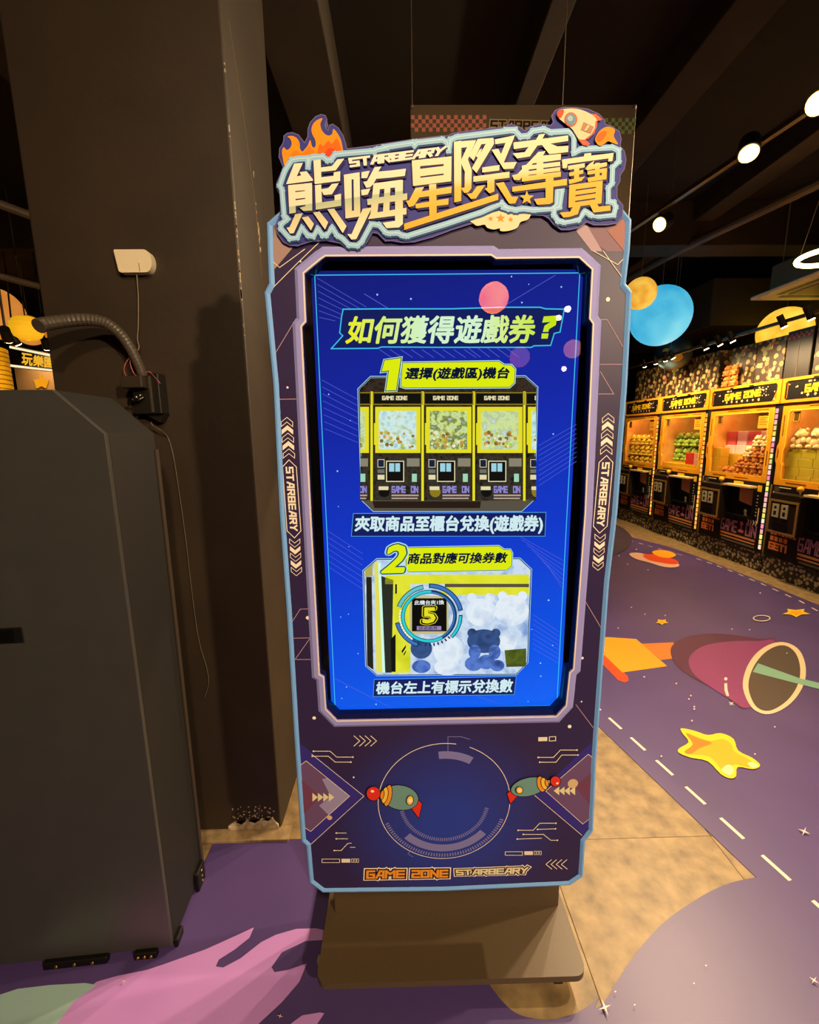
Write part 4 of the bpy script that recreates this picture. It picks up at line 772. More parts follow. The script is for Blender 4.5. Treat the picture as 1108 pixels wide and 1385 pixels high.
for i, x0 in enumerate((-145, 140, 422, 705, 985)):
    x1 = x0 + 280
    p1('picture_sign', [rc(x0 + 2, 255, x1 - 4, 312)], 9, E_pk); p1('picture_sign', strokes([rc(x0 + 4, 252, x1 - 6, 316)], 6, closed=True), 10, E_pg)
    for b in block_text('GAME ZONE', [(x0 + 55, 272), (x0 + 190, 272), (x0 + 190, 290), (x0 + 55, 290)], .3, .7, .3): p1('picture_sign', [b], 10, E_ppk)
    p1('picture_frame', [rc(x0 + 15, 330, x1 - 15, 585)], 9, E_py); p1('picture_frame', [rc(x0 + 8, 420, x0 + 20, 540)], 9, E_py)
    p1('picture_window', [rc(x0 + 35, 352, x1 - 38, 565)], 10, wins[(i + 2) % 3])
    for k in range(34): 
        x = x0 + rng.uniform(45, 230); y = 470 + rng.uniform(0, 85); r = rng.uniform(5, 13)
        p1('picture_prize', [disc((x, y), r, 7)], 11, lum('picture prize %d' % (k % 4), ('#c8963a', '#8a6a2c', '#e8ecd0', '#b8c85a')[k % 4]), max(72, x0 + 35), min(1045, x1 - 38))
    p1('picture_post', [rc(x0 - 12, 245, x0 + 2, 850)], 10, E_py); p1('picture_post', [rc(x0 - 16, 245, x0 - 12, 850), rc(x0 + 2, 245, x0 + 6, 850)], 10, E_pk)
    p1('picture_panel', [rc(x0 + 20, 605, x1 - 18, 850)], 9, lum('picture charcoal', '#2a2620', noise=(90, '#3c372c', '#1a1814')))
    p1('picture_panel', [rc(x0 + 75, 628, x0 + 175, 745)], 10, E_ppk); p1('picture_panel', [rc(x0 + 80, 633, x0 + 170, 740)], 11, E_pk)
    p1('picture_panel', [rc(x0 + 92, 642, x0 + 120, 688), rc(x0 + 126, 642, x0 + 152, 688)], 12, lum('picture ice', '#9fd4e2'))
    p1('picture_panel', [rc(x0 + 28, 620, x0 + 66, 665)], 10, E_ppk); p1('picture_panel', [rc(x0 + 31, 623, x0 + 63, 662)], 11, lum('picture navy', '#1c2440'))
    p1('picture_panel', [rc(x0 + 28, 676, x0 + 66, 696)], 10, lum('picture grey', '#6f7268')); p1('picture_panel', [rc(x0 + 28, 706, x0 + 66, 732)], 10, E_ppk)
    p1('picture_panel', [rc(x0 + 190, 615, x0 + 260, 660)], 10, lum('picture tan', '#8a8470')); p1('picture_panel', [rc(x0 + 218, 700, x0 + 245, 745)], 10, lum('picture mint', '#9fd8b8'))
    p1('picture_panel', [disc((x0 + 65, 800), 30, 16)], 10, E_pk if i % 2 else E_pg); p1('picture_panel', [rc(x0 + 34, 770, x0 + 88, 790)], 11, E_ppk)
    for b in block_text('GAME', [(x0 + 108, 772), (x0 + 180, 772), (x0 + 180, 802), (x0 + 108, 802)], .3, .7, .3) + block_text('ON', [(x0 + 215, 772), (x0 + 250, 772), (x0 + 250, 802), (x0 + 215, 802)], .3, .7, .3): p1('picture_panel', [b], 11, E_pp)
    p1('picture_panel', [rc(x0 + 105, 815, x0 + 255, 824), rc(x0 + 105, 832, x0 + 250, 840)], 11, lum('picture dusty rose', '#b8a090'))
p1('picture_floor', [[(80, 845), (145, 905), (965, 905), (1036, 840), (1036, 850), (740, 850)]], 9, lum('picture taupe', '#5a5244'))
p1('picture_floor', [[(140, 852), (740, 852), (735, 890), (150, 890)]], 10, lum('picture umber', '#2a1f18'))
qc = ss((482, 698.5), (734, 697), (733, 721), (480, 721))
def caption(q, body, pad, k):
    o = inset(q, -.006)
    sp('caption_plate', [inset(o, -.0012)], k, lum('screen mid cyan', '#58a8e0')); sp('caption_plate', [o], k + 1, E_nav)
    sp('caption_lettering', bold_text(body, q, .035, 0, 10), k + 3, lum('screen pale ice', '#d2eef2'), 'lit caption line')
caption(qc, '夾取商品至櫃台兌換(遊戲券)', 0, 3)
caption(ss((510, 922), (694, 918), (692, 935.5), (509, 938)), '機台左上有標示兌換數', 0, 3)
# picture 2: corner of a yellow machine window with its ticket plate
def p2(name, polys, k, m, lo=96, hi=1008):
    P = []
    for p in polys:
        q = clip_poly(list(p), lo, hi)
        if q: P.append(ss(*zG(*q)))
    if P: sp(name, P, k, m)
sp('picture', [inset(ss(*pic2), .0016)], 8, lum('picture pale blue', '#a6c4ea', noise=(25, '#d0e2f4', '#7f9fd8')))
E_gy = lum('picture lime', '#dde01e', noise=(12, '#e6e83a', '#c8cc10'))
p2('picture_bar', [rc(210, 232, 1006, 285), rc(520, 300, 1006, 345), [(255, 270), (350, 275), (350, 775), (245, 778)]], 9, E_gy)
p2('picture_bar', [rc(540, 283, 1006, 302)], 10, lum('picture grey brown', '#5a5240')); p2('picture_bar', [[(98, 205), (140, 172), (140, 240), (98, 245)]], 9, lum('picture khaki', '#b0ac58'))
p2('picture_bar', [[(105, 245), (135, 245), (145, 760), (110, 735)]], 9, lum('picture dark olive', '#24231a')); p2('picture_bar', [[(150, 165), (175, 160), (205, 775), (160, 772)]], 9, lum('picture lemon', '#e6e060')); p2('picture_bar', [[(170, 165), (185, 165), (210, 775), (195, 775)]], 10, lum('picture glow', '#d0fff0'))
p2('picture_bar', [[(188, 240), (255, 262), (262, 775), (205, 775)]], 9, lum('picture dark slate', '#2a2f26')); p2('picture_bar', [[(240, 590), (268, 560), (268, 770), (245, 770)]], 11, E_pk)
p2('picture_bar', [[(265, 285), (275, 285), (275, 335), (265, 340)], [(300, 655), (325, 620), (325, 635), (304, 668)], [(310, 675), (325, 650), (325, 662), (314, 680)]], 11, E_pk)
E_bl = lum('picture plush blue', '#3f62b8', noise=(30, '#5a7fd0', '#2c4690')); E_bd = lum('picture plush navy', '#26406f', noise=(30, '#3a568c', '#1a2c54')); E_wp = lum('picture plush white', '#cfe0f2', noise=(18, '#e8f2fa', '#a8c0e4'))
for c, r, sq, m in (((740, 440), 85, .9, E_wp), ((910, 430), 95, .9, E_wp), ((690, 360), 26, 1, E_wp), ((790, 360), 26, 1, E_wp), ((860, 350), 26, 1, E_wp), ((970, 350), 26, 1, E_wp), ((560, 650), 85, 1.0, E_wp), ((555, 745), 75, .6, E_wp), ((880, 600), 60, 1, E_wp)): p2('picture_plush', [disc(c, r, 24, sq)], 11, m, 350, 1006)
for c, r, sq, m in (((690, 555), 26, 1, E_bd), ((822, 556), 26, 1, E_bd), ((372, 595), 20, 1, E_bd), ((755, 600), 92, .72, E_bd), ((705, 660), 34, 1.2, E_bl), ((815, 660), 34, 1.2, E_bl), ((410, 640), 60, .95, E_bd), ((700, 725), 50, .8, E_bl), ((770, 715), 50, .8, E_bl), ((830, 735), 40, .8, E_bl), ((410, 740), 52, .7, E_bl)): p2('picture_plush', [disc(c, r, 24, sq)], 12, m, 350, 1006)
p2('picture_plush', [[(870, 650), (990, 640), (990, 740), (880, 742)]], 13, lum('picture moss', '#2c3018', noise=(20, '#5a6a20', '#14140c')))
p2('picture_plate', [rc(345, 350, 560, 560)], 13, lum('picture plate edge', '#c8c080')); p2('picture_plate', [rc(358, 362, 550, 545)], 14, lum('picture plate black', '#0f0e0a'))
sp('plate_lettering', bold_text('5', ss(*zG((418, 412), (490, 410), (488, 500), (416, 502))), .11, 0, 12), 15, E_py); sp('plate_lettering', bold_text('5', ss(*zG((418, 412), (490, 410), (488, 500), (416, 502))), .075, 0, 12), 16, lum('picture plate black', '#0f0e0a')); sp('plate_lettering', bold_text('5', ss(*zG((422, 416), (486, 414), (484, 496), (420, 498))), .04, 0, 12), 17, E_py)
sp('plate_lettering', bold_text('此機台夾1換', ss(*zG((372, 374), (535, 372), (535, 396), (372, 398))), .02, 0, 4), 15, E_wh)
p2('picture_plate', [rc(385, 516, 520, 538)], 15, lum('picture mauve', '#a088c0')); sp('plate_lettering', bold_text('張遊戲券', ss(*zG((395, 518), (500, 517), (500, 535), (395, 536))), .01, 0, 4), 16, E_pk)
# target ring over the plate
gc = ss(*zG((452, 462)))[0]; gs = .00036
def ga(r0, r1, a0, a1, n=40):
    P = []
    for i in range(n):
        t0 = math.radians(a0 + (a1 - a0) * i / n); t1 = math.radians(a0 + (a1 - a0) * (i + 1) / n)
        P.append([(gc[0] + r * gs * math.cos(t), gc[1] + r * gs * math.sin(t)) for r, t in ((r0, t0), (r1, t0), (r1, t1), (r0, t1))])
    return P
E_t1 = lum('ring turquoise', '#2fd0d8'); E_t2 = lum('ring blue', '#3f78c8'); E_t3 = lum('ring ink', '#123a5a')
sp('target_ring', ga(148, 172, 0, 360, 72), 19, E_t3); sp('target_ring', ga(152, 168, 85, 300), 20, E_t1); sp('target_ring', ga(152, 160, -60, 85), 20, E_t2)
sp('target_ring', ga(178, 208, 100, 160) + ga(182, 212, 10, 90) + ga(182, 212, 190, 250) + ga(182, 206, -45, 2), 19, E_t3)
sp('target_ring', ga(183, 203, 101, 159), 20, lum('ring aqua', '#62c8d0')); sp('target_ring', ga(188, 206, 12, 88), 20, E_t2); sp('target_ring', ga(188, 206, 192, 248), 20, E_t2); sp('target_ring', ga(186, 200, -44, 0), 20, E_t1)
sp('target_ticks', [ga(176, 196, a, a + 3, 1)[0] for a in range(262, 312, 8)], 20, E_t3); sp('target_ticks', [ga(174, 184, a, a + 4, 1)[0] for a in range(165, 235, 6)], 20, E_wh)
# cover glass
bm = B(); box(bm, -.30, .30, -.0125, -.0095, .785, 1.795, .0006, 1); kl('cover_glass', bm, glass_mat('reflective cover glass', '#ffffff', 0.0, 1.45))
# ------------------------------------------------------------------ pedestal, base plate, castors
M_base = mat('bronze black base steel', '#54442f', .42, noise=(300, '#5f4e36', .4), bump=.04, bscale=700)
a = at(445, 1232, z=.075); b = at(765, 1230, z=.075)
bm = B(); box(bm, -.312, .35, .15, .20, .07, .55, .004); kl('pedestal', bm, M_base)
bp = [(-.325, .42), (-.318, .42)]; fr = -.02
def rcorner(cx, cy, r, a0, n=6): return [(cx + r * math.cos(math.radians(a0 + 90 * i / n)), cy + r * math.sin(math.radians(a0 + 90 * i / n))) for i in range(n + 1)]
plate = rcorner(-.305, fr + .03, .03, 180) + rcorner(.335, fr + .03, .03, 270) + rcorner(.335, .40, .03, 0) + rcorner(-.305, .40, .03, 90)
bm = B(); prism(bm, plate, lambda u, v, d: (u, v, d), .056, .074, .004); kl('base_plate', bm, M_base)
for (x, y) in ((-.322, .045), (.30, .02), (-.30, .38), (.32, .38)):
    bm = B(); cyl(bm, (x, y, .058), (x, y, .045), .022, n=18); box(bm, x - .016, x - .012, y - .014, y + .018, .018, .048, .001, 1); box(bm, x + .012, x + .016, y - .014, y + .018, .018, .048, .001, 1); cs = kl('castor', bm, mat('zinc castor fork', '#b5ab98', .25, .9))
    bm = B(); cyl(bm, (x - .010, y + .006, .0265), (x + .010, y + .006, .0265), .0262, n=20); kl('wheel', bm, mat('black rubber wheel', '#161412', .5), cs)
    bm = B(); cyl(bm, (x - .019, y + .006, .0265), (x + .019, y + .006, .0265), .006, n=12); kl('axle', bm, mat('bright axle', '#d8d4cc', .15, 1.0), cs)
# ================================================================== ROW OF PRIZE MACHINES (fronts face -x)
MX = 3.65
M_my = mat('amber machine frame', '#e0971c', .35, noise=(8, '#e8a82a', .4)); M_mo = mat('orange machine trim', '#c8701a', .4); M_mk = mat('black machine print', '#14110e', .35); M_kick = None
def kick_mat():
    m = bpy.data.materials.new('black and grey pebble print'); m.use_nodes = True; nt = m.node_tree; b = nt.nodes['Principled BSDF']; b.inputs['Roughness'].default_value = .45
    tc = nt.nodes.new('ShaderNodeTexCoord'); v = nt.nodes.new('ShaderNodeTexVoronoi'); v.inputs['Scale'].default_value = 26; nt.links.new(tc.outputs['Object'], v.inputs['Vector'])
    r = nt.nodes.new('ShaderNodeValToRGB'); r.color_ramp.elements[0].position = .36; r.color_ramp.elements[0].color = lin('#a8987c'); r.color_ramp.elements[1].position = .5; r.color_ramp.elements[1].color = lin('#0f0c09')
    nt.links.new(v.outputs['Distance'], r.inputs['Fac']); nt.links.new(r.outputs['Color'], b.inputs['Base Color']); return m
M_kick = kick_mat()
def confetti(name, base, cols, scale=22, thr=.2):
    m = bpy.data.materials.new(name); m.use_nodes = True; nt = m.node_tree; b = nt.nodes['Principled BSDF']; b.inputs['Roughness'].default_value = .45
    tc = nt.nodes.new('ShaderNodeTexCoord'); v = nt.nodes.new('ShaderNodeTexVoronoi'); v.inputs['Scale'].default_value = scale; nt.links.new(tc.outputs['Object'], v.inputs['Vector'])
    sx = nt.nodes.new('ShaderNodeSeparateXYZ'); nt.links.new(v.outputs['Color'], sx.inputs[0])
    r = nt.nodes.new('ShaderNodeValToRGB'); r.color_ramp.interpolation = 'CONSTANT'
    while len(r.color_ramp.elements) < len(cols): r.color_ramp.elements.new(.5)
    for i, c in enumerate(cols): r.color_ramp.elements[i].position = i / len(cols)
    for i, c in enumerate(cols): r.color_ramp.elements[i].color = lin(c)
    nt.links.new(sx.outputs['X'], r.inputs['Fac'])
    lt = nt.nodes.new('ShaderNodeMath'); lt.operation = 'LESS_THAN'; lt.inputs[1].default_value = thr * 1.6; nt.links.new(v.outputs['Distance'], lt.inputs[0])
    mx = nt.nodes.new('ShaderNodeMixRGB'); mx.inputs[1].default_value = lin(base); nt.links.new(lt.outputs[0], mx.inputs[0]); nt.links.new(r.outputs['Color'], mx.inputs[2]); nt.links.new(mx.outputs[0], b.inputs['Base Color']); return m
M_glass = glass_mat('machine window glass', '#ffffff', 0.0, 1.5)
E_tube = lum('machine lamp tube', '#ffd9a0', 26.0)
M_or2 = mat('orange lettering', '#f0843a', .4); M_pk2 = mat('dusky pink lettering', '#a56a86', .4); M_gold2 = mat('gold lettering', '#f0c020', .35); M_crm = mat('machine cream print', '#f0dcae', .4)
def fr(u0, v0, u1, v1, c=.0):
    """rectangle in front view: u to the right as seen (so -y), v up; c chamfers the corners"""
    if not c: return [(u0, v0), (u1, v0), (u1, v1), (u0, v1)]
    return [(u0 + c, v0), (u1 - c, v0), (u1, v0 + c), (u1, v1 - c), (u1 - c, v1), (u0 + c, v1), (u0, v1 - c), (u0, v0 + c)]
def MF(u, v, d): return (-d, -u, v)           # front view -> machine space, d = how far it stands forward
def solid(name, poly, a, b, m, par, bev=0):
    bm = B(); prism(bm, poly, MF, a, b, bev); return link(name, bm, m, par)
def ringsolid(name, o, i, a, b, m, par):
    bm = holed(o, i, MF, a, b); return link(name, bm, m, par)
def mprint(name, polys, d, m, par, label=None): return flat(name, polys, lambda u, v: MF(u, v, d), m, par, False, label)
def make_machine():
    t = thing('prize_machine', (MX, 0, 0), '', 'claw machine')
    bm = B(); box(bm, .012, .85, -.495, .495, 0, .2, .004); link('plinth', bm, mat('black machine steel', '#0d0b09', .5), t)
    solid('kick_board', fr(-.495, .0, .495, .2), 0, .012, M_kick, t)
    # carcass: floor of the prize bay, back, sides, roof
    for nm, a, m in (('lower_body', (.03, .85, -.49, .49, .2, .90), M_mk), ('prize_floor', (.02, .84, -.47, .47, .90, .93), M_my), ('back_wall', (.80, .85, -.49, .49, .93, 1.72), mat('pale lilac machine lining', '#cfc2c8', .5, noise=(9, '#8f7f98', .8))), ('side_wall', (.02, .80, .455, .49, .93, 1.72), mat('machine amber lining', '#e0b464', .45, noise=(7, '#d8953a', .8))), ('side_wall', (.02, .80, -.49, -.455, .93, 1.72), MATS['machine amber lining']), ('roof', (.0, .85, -.495, .495, 1.70, 1.94), M_my)):
        bm = B(); box(bm, *a, .003, 1); link(nm, bm, m, t)
    # yellow window frame with stepped outline, glass, edge prints
    o = [(-.475, .925), (.44, .925), (.44, 1.02), (.455, 1.05), (.455, 1.25), (.44, 1.28), (.44, 1.705), (-.475, 1.705), (-.475, 1.34), (-.495, 1.30), (-.495, 1.16), (-.475, 1.12)]
    i = [(-.40, .985), (.36, .985), (.385, 1.01), (.385, 1.40), (.37, 1.43), (.37, 1.645), (-.38, 1.645), (-.405, 1.62), (-.405, 1.30), (-.42, 1.26), (-.42, 1.15), (-.405, 1.12)]
    wf = ringsolid('window_frame', o, i, 0, .022, M_my, t)
    mprint('frame_mark', [fr(-.34, .945, -.12, .957), fr(.0, .945, .2, .955), fr(.40, 1.1, .412, 1.25), fr(-.452, 1.4, -.44, 1.6), fr(-.2, 1.668, .1, 1.678), fr(.2, 1.665, .36, 1.672), (( -.48, 1.17), (-.465, 1.2), (-.465, 1.26), (-.48, 1.29))], .0226, mat('dark amber print', '#6a3c0c', .4), wf)
    mprint('frame_edge', strokes([i], .008, closed=True), .0228, mat('bright amber print', '#ffc93e', .35), wf)
    solid('window_pane', fr(-.43, .975, .40, 1.66), -.006, -.002, M_glass, t)
    pn = solid('number_plate', fr(-.375, 1.53, -.30, 1.63), .001, .004, mat('brown plate', '#5a3a14', .4), t); mprint('number_mark', strokes([fr(-.366, 1.539, -.309, 1.621)], .005, closed=True), .0045, M_gold2, pn)
    solid('notice_card', fr(.22, 1.48, .37, 1.63), .0, .003, mat('yellow card', '#e8a828', .45), t)
    mprint('notice_text', [fr(.235, 1.605 - .022 * k, .35 - .02 * (k % 3), 1.612 - .022 * k) for k in range(5)], .0036, MATS['dark amber print'], t)
    # sign box on top
    sg = solid('sign_box', fr(-.47, 1.735, .47, 1.925, .012), 0, .035, M_mk, t); ringsolid('sign_frame', fr(-.495, 1.715, .495, 1.945), fr(-.462, 1.742, .452, 1.918, .02), .0, .042, M_my, t)
    solid('sign_tab', fr(-.17, 1.91, .15, 1.93), .042, .05, M_mk, sg); mprint('sign_tab_mark', [fr(-.12, 1.916, .1, 1.925)], .0505, M_gold2, sg)
    mprint('sign_lettering', block_text('GAME ZONE', [(-.25, 1.86), (.24, 1.872), (.24, 1.815), (-.25, 1.803)], .32, .7, .3), .0362, M_gold2, sg, 'yellow GAME ZONE lettering')
    rr = random.Random(5)
    mprint('sign_star', [star((-.22 + .075 * k, 1.772 + .006 * rr.random()), .013 + .006 * rr.random(), .5, 5, rr.random()) for k in range(7)] + [star((rr.uniform(-.3, .3), 1.895), .011, .5, 5, rr.random()) for k in range(6)] + [disc((rr.choice((-1, 1)) * rr.uniform(.26, .43), rr.uniform(1.76, 1.9)), rr.uniform(.004, .012), 8) for k in range(16)], .0362, mat('pale sign print', '#e8c9a0', .4), sg)
    mprint('sign_edge', [fr(-.445, 1.76, -.437, 1.9)], .0362, M_mo, sg); mprint('sign_edge', [[(.43, 1.745), (.45, 1.745), (.45, 1.86), (.40, 1.745)]], .0362, M_mo, sg)
    # lamp tube under the roof
    bm = B(); cyl(bm, (.10, -.38, 1.675), (.10, .38, 1.675), .013, n=10); link('lamp_tube', bm, E_tube, t)
    # claw on its cable
    qx, qy = .30, .0
    bm = B(); cyl(bm, (qx, qy, 1.69), (qx, qy, 1.61), .008, n=8); cw = link('claw', bm, mat('machine chrome', '#c8c0b4', .2, .9), t)
    bm = B(); cyl(bm, (qx, qy, 1.62), (qx, qy, 1.565), .042, .05, 14); link('claw_head', bm, mat('claw red', '#a83a22', .35), cw)
    for k in range(3):
        a = k * 2.094 + .4; bm = B(); tube(bm, [(qx + .04 * math.cos(a), qy + .04 * math.sin(a), 1.57), (qx + .08 * math.cos(a), qy + .08 * math.sin(a), 1.53), (qx + .05 * math.cos(a), qy + .05 * math.sin(a), 1.475)], .006, 6); link('claw_finger', bm, MATS['machine chrome'], cw)
    # lower front: black print, coin unit, prize door
    lp = solid('lower_panel', fr(-.475, .2, .44, .925), 0, .03, M_mk, t, .003)
    mprint('panel_line', [fr(-.40, .90, -.26, .908), fr(.02, .875, .34, .884), fr(-.455, .60, -.445, .86), fr(.395, .50, .41, .66)], .0312, M_crm, lp)
    mprint('panel_line', strokes([fr(-.44, .855, -.39, .905)], .006, closed=True) + [fr(-.43, .865 + .012 * k, -.40, .872 + .012 * k) for k in range(3)], .0312, mat('grey sign print', '#6a6050', .45), lp)
    mprint('panel_line', [fr(.355, .83, .41, .895)], .0312, M_gold2, lp)
    mprint('panel_dots', [fr(.36, .78 - .035 * k, .378, .79 - .035 * k) for k in range(7)] + [[(.27 + .035 * k, .47), (.285 + .035 * k, .47), (.30 + .035 * k, .495), (.285 + .035 * k, .52), (.27 + .035 * k, .52), (.285 + .035 * k, .495)] for k in range(4)], .0312, M_crm, lp)['kind'] = 'stuff'
    cu = solid('coin_unit', fr(-.37, .47, -.04, .86, .01), .03, .13, mat('dark coin box', '#241a10', .32), t, .006)
    ringsolid('coin_frame', fr(-.365, .475, -.045, .80), fr(-.345, .495, -.065, .78), .13, .136, mat('bronze edge', '#8a6a34', .35), cu)
    for u in (-.28, -.18):
        cs = solid('coin_slot', fr(u - .04, .63, u + .03, .76), .13, .138, mat('silver coin plate', '#d8cda8', .3, .4), cu)
        mprint('slot_mark', [disc((u - .005, .725), .015, 12), fr(u - .02, .65, u + .01, .69)], .1385, M_mk, cs)
    solid('coin_return', fr(-.30, .51, -.14, .585, .01), .13, .136, mat('black steel flap', '#0d0b0a', .3), cu)
    bm = B(); cyl(bm, (-.07, .12, .855), (-.07, .12, .90), .011, n=10); kn = link('control_stick', bm, MATS['machine chrome'], t); bm = B(); ball(bm, (-.07, .12, .915), .028, u=14, v=10); link('knob', bm, mat('amber knob', '#f0b428', .25), kn, smooth=True)
    mprint('lit_button', [fr(.02, .885, .16, .912)], .0316, M_gold2, lp)
    rc_ = ringsolid('prize_chute', fr(-.03, .53, .35, .865), fr(.0, .55, .34, .85), .03, .06, mat('chute black', '#090807', .4), t)
    solid('chute_lip', fr(-.03, .862, .35, .88), .03, .12, mat('cream chute lip', '#d8b878', .4), rc_)
    solid('chute_card', [(.13, .70), (.33, .665), (.335, .84), (.12, .845)], .031, .034, mat('salmon card', '#c88a5a', .5), rc_); mprint('chute_print', [disc((.23, .60), .022, 12), star((.235, .56), .03, .5, 5, 1.2)], .0315, mat('pale green sign print', '#b8c078', .45), rc_)
    mprint('get_lettering', block_text('GET!', [(-.42, .345), (-.22, .345), (-.22, .285), (-.42, .285)], .3, .62, .26), .0312, M_or2, lp, 'orange GET! lettering')
    mprint('get_bars', [fr(-.42 + .052 * k, .37, -.38 + .052 * k, .415) for k in range(4)] + [fr(-.42 + .042 * k, .43, -.388 + .042 * k, .455) for k in range(7)], .0312, M_or2, lp)
    mprint('game_lettering', block_text('GAME', [(-.10, .46), (.13, .46), (.13, .345), (-.10, .345)], .18, .55, .25), .0312, M_pk2, lp, 'dusky pink GAME lettering'); mprint('game_lettering', block_text('ON', [(.27, .46), (.40, .46), (.40, .345), (.27, .345)], .18, .55, .25), .0312, M_pk2, lp, 'dusky pink ON lettering')
    mprint('game_mark', [disc((.2, .455), .024, 12), fr(.192, .38, .208, .45), fr(.165, .355, .235, .385)], .0312, mat('rose sign print', '#c05a78', .4), lp)
    mprint('stripe', [fr(-.10, .295, .40, .318), fr(-.10, .262, .40, .278)], .0312, mat('tan orange stripe', '#d08a48', .4), lp); mprint('stripe', [fr(-.08, .225, .40, .245)], .0312, MATS['grey sign print'], lp)
    solid('corner_strip', fr(-.492, .21, -.476, .92), 0, .034, MATS['bronze edge'], t)
    # light post on the right-hand corner
    solid('light_post', fr(.447, .2, .50, 1.71), 0, .03, mat('post black', '#100d0a', .4), t)
    return t
proto = make_machine()
LED = (['#e8a030', '#e87848', '#f0b848'], ['#f0a030', '#e86838', '#f0c050'], ['#a878f0', '#88f0a0', '#c8e0ff', '#7848d8', '#60e878'], ['#f0b040', '#e88838'], ['#f0b040', '#e88838'])
MC = [5.93, 4.915, 3.905, 2.9, 6.945]
labs = ['claw machine filled with yellow plush toys, beside the machine of green toys', 'claw machine holding green plush toys and a red box', 'claw machine holding pink boxes over a heap of orange brown toys', 'claw machine with a wall of yellow green boxes and cream toys', 'claw machine at the far end of the row, past the machine of yellow toys']
for k, (yc, lab) in enumerate(zip(MC, labs)):
    m = proto if k == 0 else copy_tree(proto)
    m.location = (MX, yc, 0); tag(m, lab, 'claw machine', 'row of claw machines')
    n = 26
    for j in range(n):
        z0 = .24 + (1.68 - .24) * j / n; z1 = z0 + (1.68 - .24) / n - .012; c = LED[k][(j * 7 + k) % len(LED[k])]
        solid('led_segment', fr(.462, z0, .486, z1), .03, .038, lum('led ' + c, c, 1.6), m)
# ------------------------------------------------------------------ prizes inside the machines
def plush_mesh(name, m, ears=True):
    bm = B(); ball(bm, (0, 0, .075), .075, 1, 1, 1.0, 12, 8); ball(bm, (-.01, 0, .175), .068, 1, 1.08, .95, 12, 8)
    if ears:
        for s in (-1, 1): ball(bm, (0, s * .052, .228), .026, .7, 1, 1, 8, 6)
    for s in (-1, 1):
        ball(bm, (-.045, s * .07, .10), .03, 1, 1, 1.4, 8, 6); ball(bm, (-.06, s * .045, .03), .034, 1.3, 1, .9, 8, 6)
    ball(bm, (-.07, 0, .165), .026, .8, 1.1, .8, 8, 6)
    me = bpy.data.meshes.new(name); bm.to_mesh(me); bm.free(); me.materials.append(m)
    for p in me.polygons: p.use_smooth = True
    return me
PL = {c: plush_mesh('plush_toy', mat('plush ' + c, h, .85, noise=(40, h2, .7))) for c, h, h2 in (('yellow', '#e6b81a', '#f2cf4a'), ('green', '#7a9a2c', '#9dbb48'), ('orange', '#b06a20', '#cf8a3c'), ('cream', '#d8b878', '#ecd6a0'), ('grey', '#9a8f96', '#c9c0c6'), ('white', '#e8e0e4', '#f6f2f4'))}
BX = {}
def bx_mesh(c, h, w, hgt, d):
    key = (c, w, hgt, d)
    if key not in BX:
        bm = B(); box(bm, 0, d, -w / 2, w / 2, 0, hgt, .003, 1); me = bpy.data.meshes.new('prize_box'); bm.to_mesh(me); bm.free(); me.materials.append(mat('card ' + c, h, .4)); BX[key] = me
    return BX[key]
pr = random.Random(11)
def prize(me, name, k, dx, u, z, lab, cat, grp=None, rz=0, sc=1.0):
    o = bpy.data.objects.new(name, me); COL.objects.link(o); o.location = (MX + dx, MC[k] - u, z); o.rotation_euler = (0, 0, rz); o.scale = (sc,) * 3
    return tag(o, lab, cat, grp)
PF = .9305
def steps(k, lab, blocks, hx):
    for (x0, x1, h), w in zip(blocks, ('lowest', 'middle', 'tallest')):
        bm = B(); box(bm, MX + x0, MX + x1 - .001, MC[k] - .44, MC[k] + .43, PF, PF + h, .003, 1); tag(link('display_step', bm, mat('display step ' + hx, hx, .45)), lab % w, 'shelf')
def toys(k, c, dx, z, n, sc, lab, u0=-.43, u1=.44):
    for j in range(n):
        u = u0 + (u1 - u0) * (j + .5) / n
        prize(PL[c], 'plush_toy', k, dx, u, PF + z, lab, 'plush toy', lab + ' row', pr.uniform(-.12, .12), sc)
steps(0, '%s amber display step behind the yellow toys', [(.16, .34, .30), (.34, .52, .40), (.52, .78, .50)], '#c8901c')
for i, w in enumerate(('lowest', 'middle', 'upper')): toys(0, 'yellow', .09, .164 * i, 6, .64, 'yellow plush toy in the %s layer against the glass' % w)
toys(0, 'yellow', .25, .30, 6, .64, 'yellow plush toy on the amber step behind the stacked layers')
toys(0, 'grey', .63, .50, 4, .78, 'grey plush toy on the top step behind the yellow toys')
steps(1, '%s amber display step in the machine of green toys', [(.135, .27, .12), (.27, .46, .30), (.46, .78, .42)], '#c98f20')
for i, w in enumerate(('lower', 'upper')): toys(1, 'green', .205, .12 + .199 * i, 5, .78, 'green plush toy in the %s layer of the middle tread' % w)
toys(1, 'green', .37, .30, 5, .78, 'green plush toy on the tread behind the two layers')
toys(1, 'grey', .60, .42, 4, .95, 'grey plush toy on the top step behind the green toys')
for j in range(6):
    prize(bx_mesh('yellow', '#e0b428', .13, .10, .1), 'prize_box', 1, .03, -.36 + .14 * j, PF, 'small yellow prize box at the foot of the green toys', 'box', 'yellow boxes below the green toys')
prize(bx_mesh('red', '#d2382c', .14, .15, .09), 'prize_box', 1, .035, .12, PF + .1, 'red prize box in front of the green toys', 'box')
for j in range(2):
    prize(bx_mesh('rose', '#d89a84', .13, .075, .09), 'prize_box', 1, .035, .28, PF + .1 + .0765 * j, 'rose prize box stacked beside the red box', 'box', 'rose boxes beside the red box')
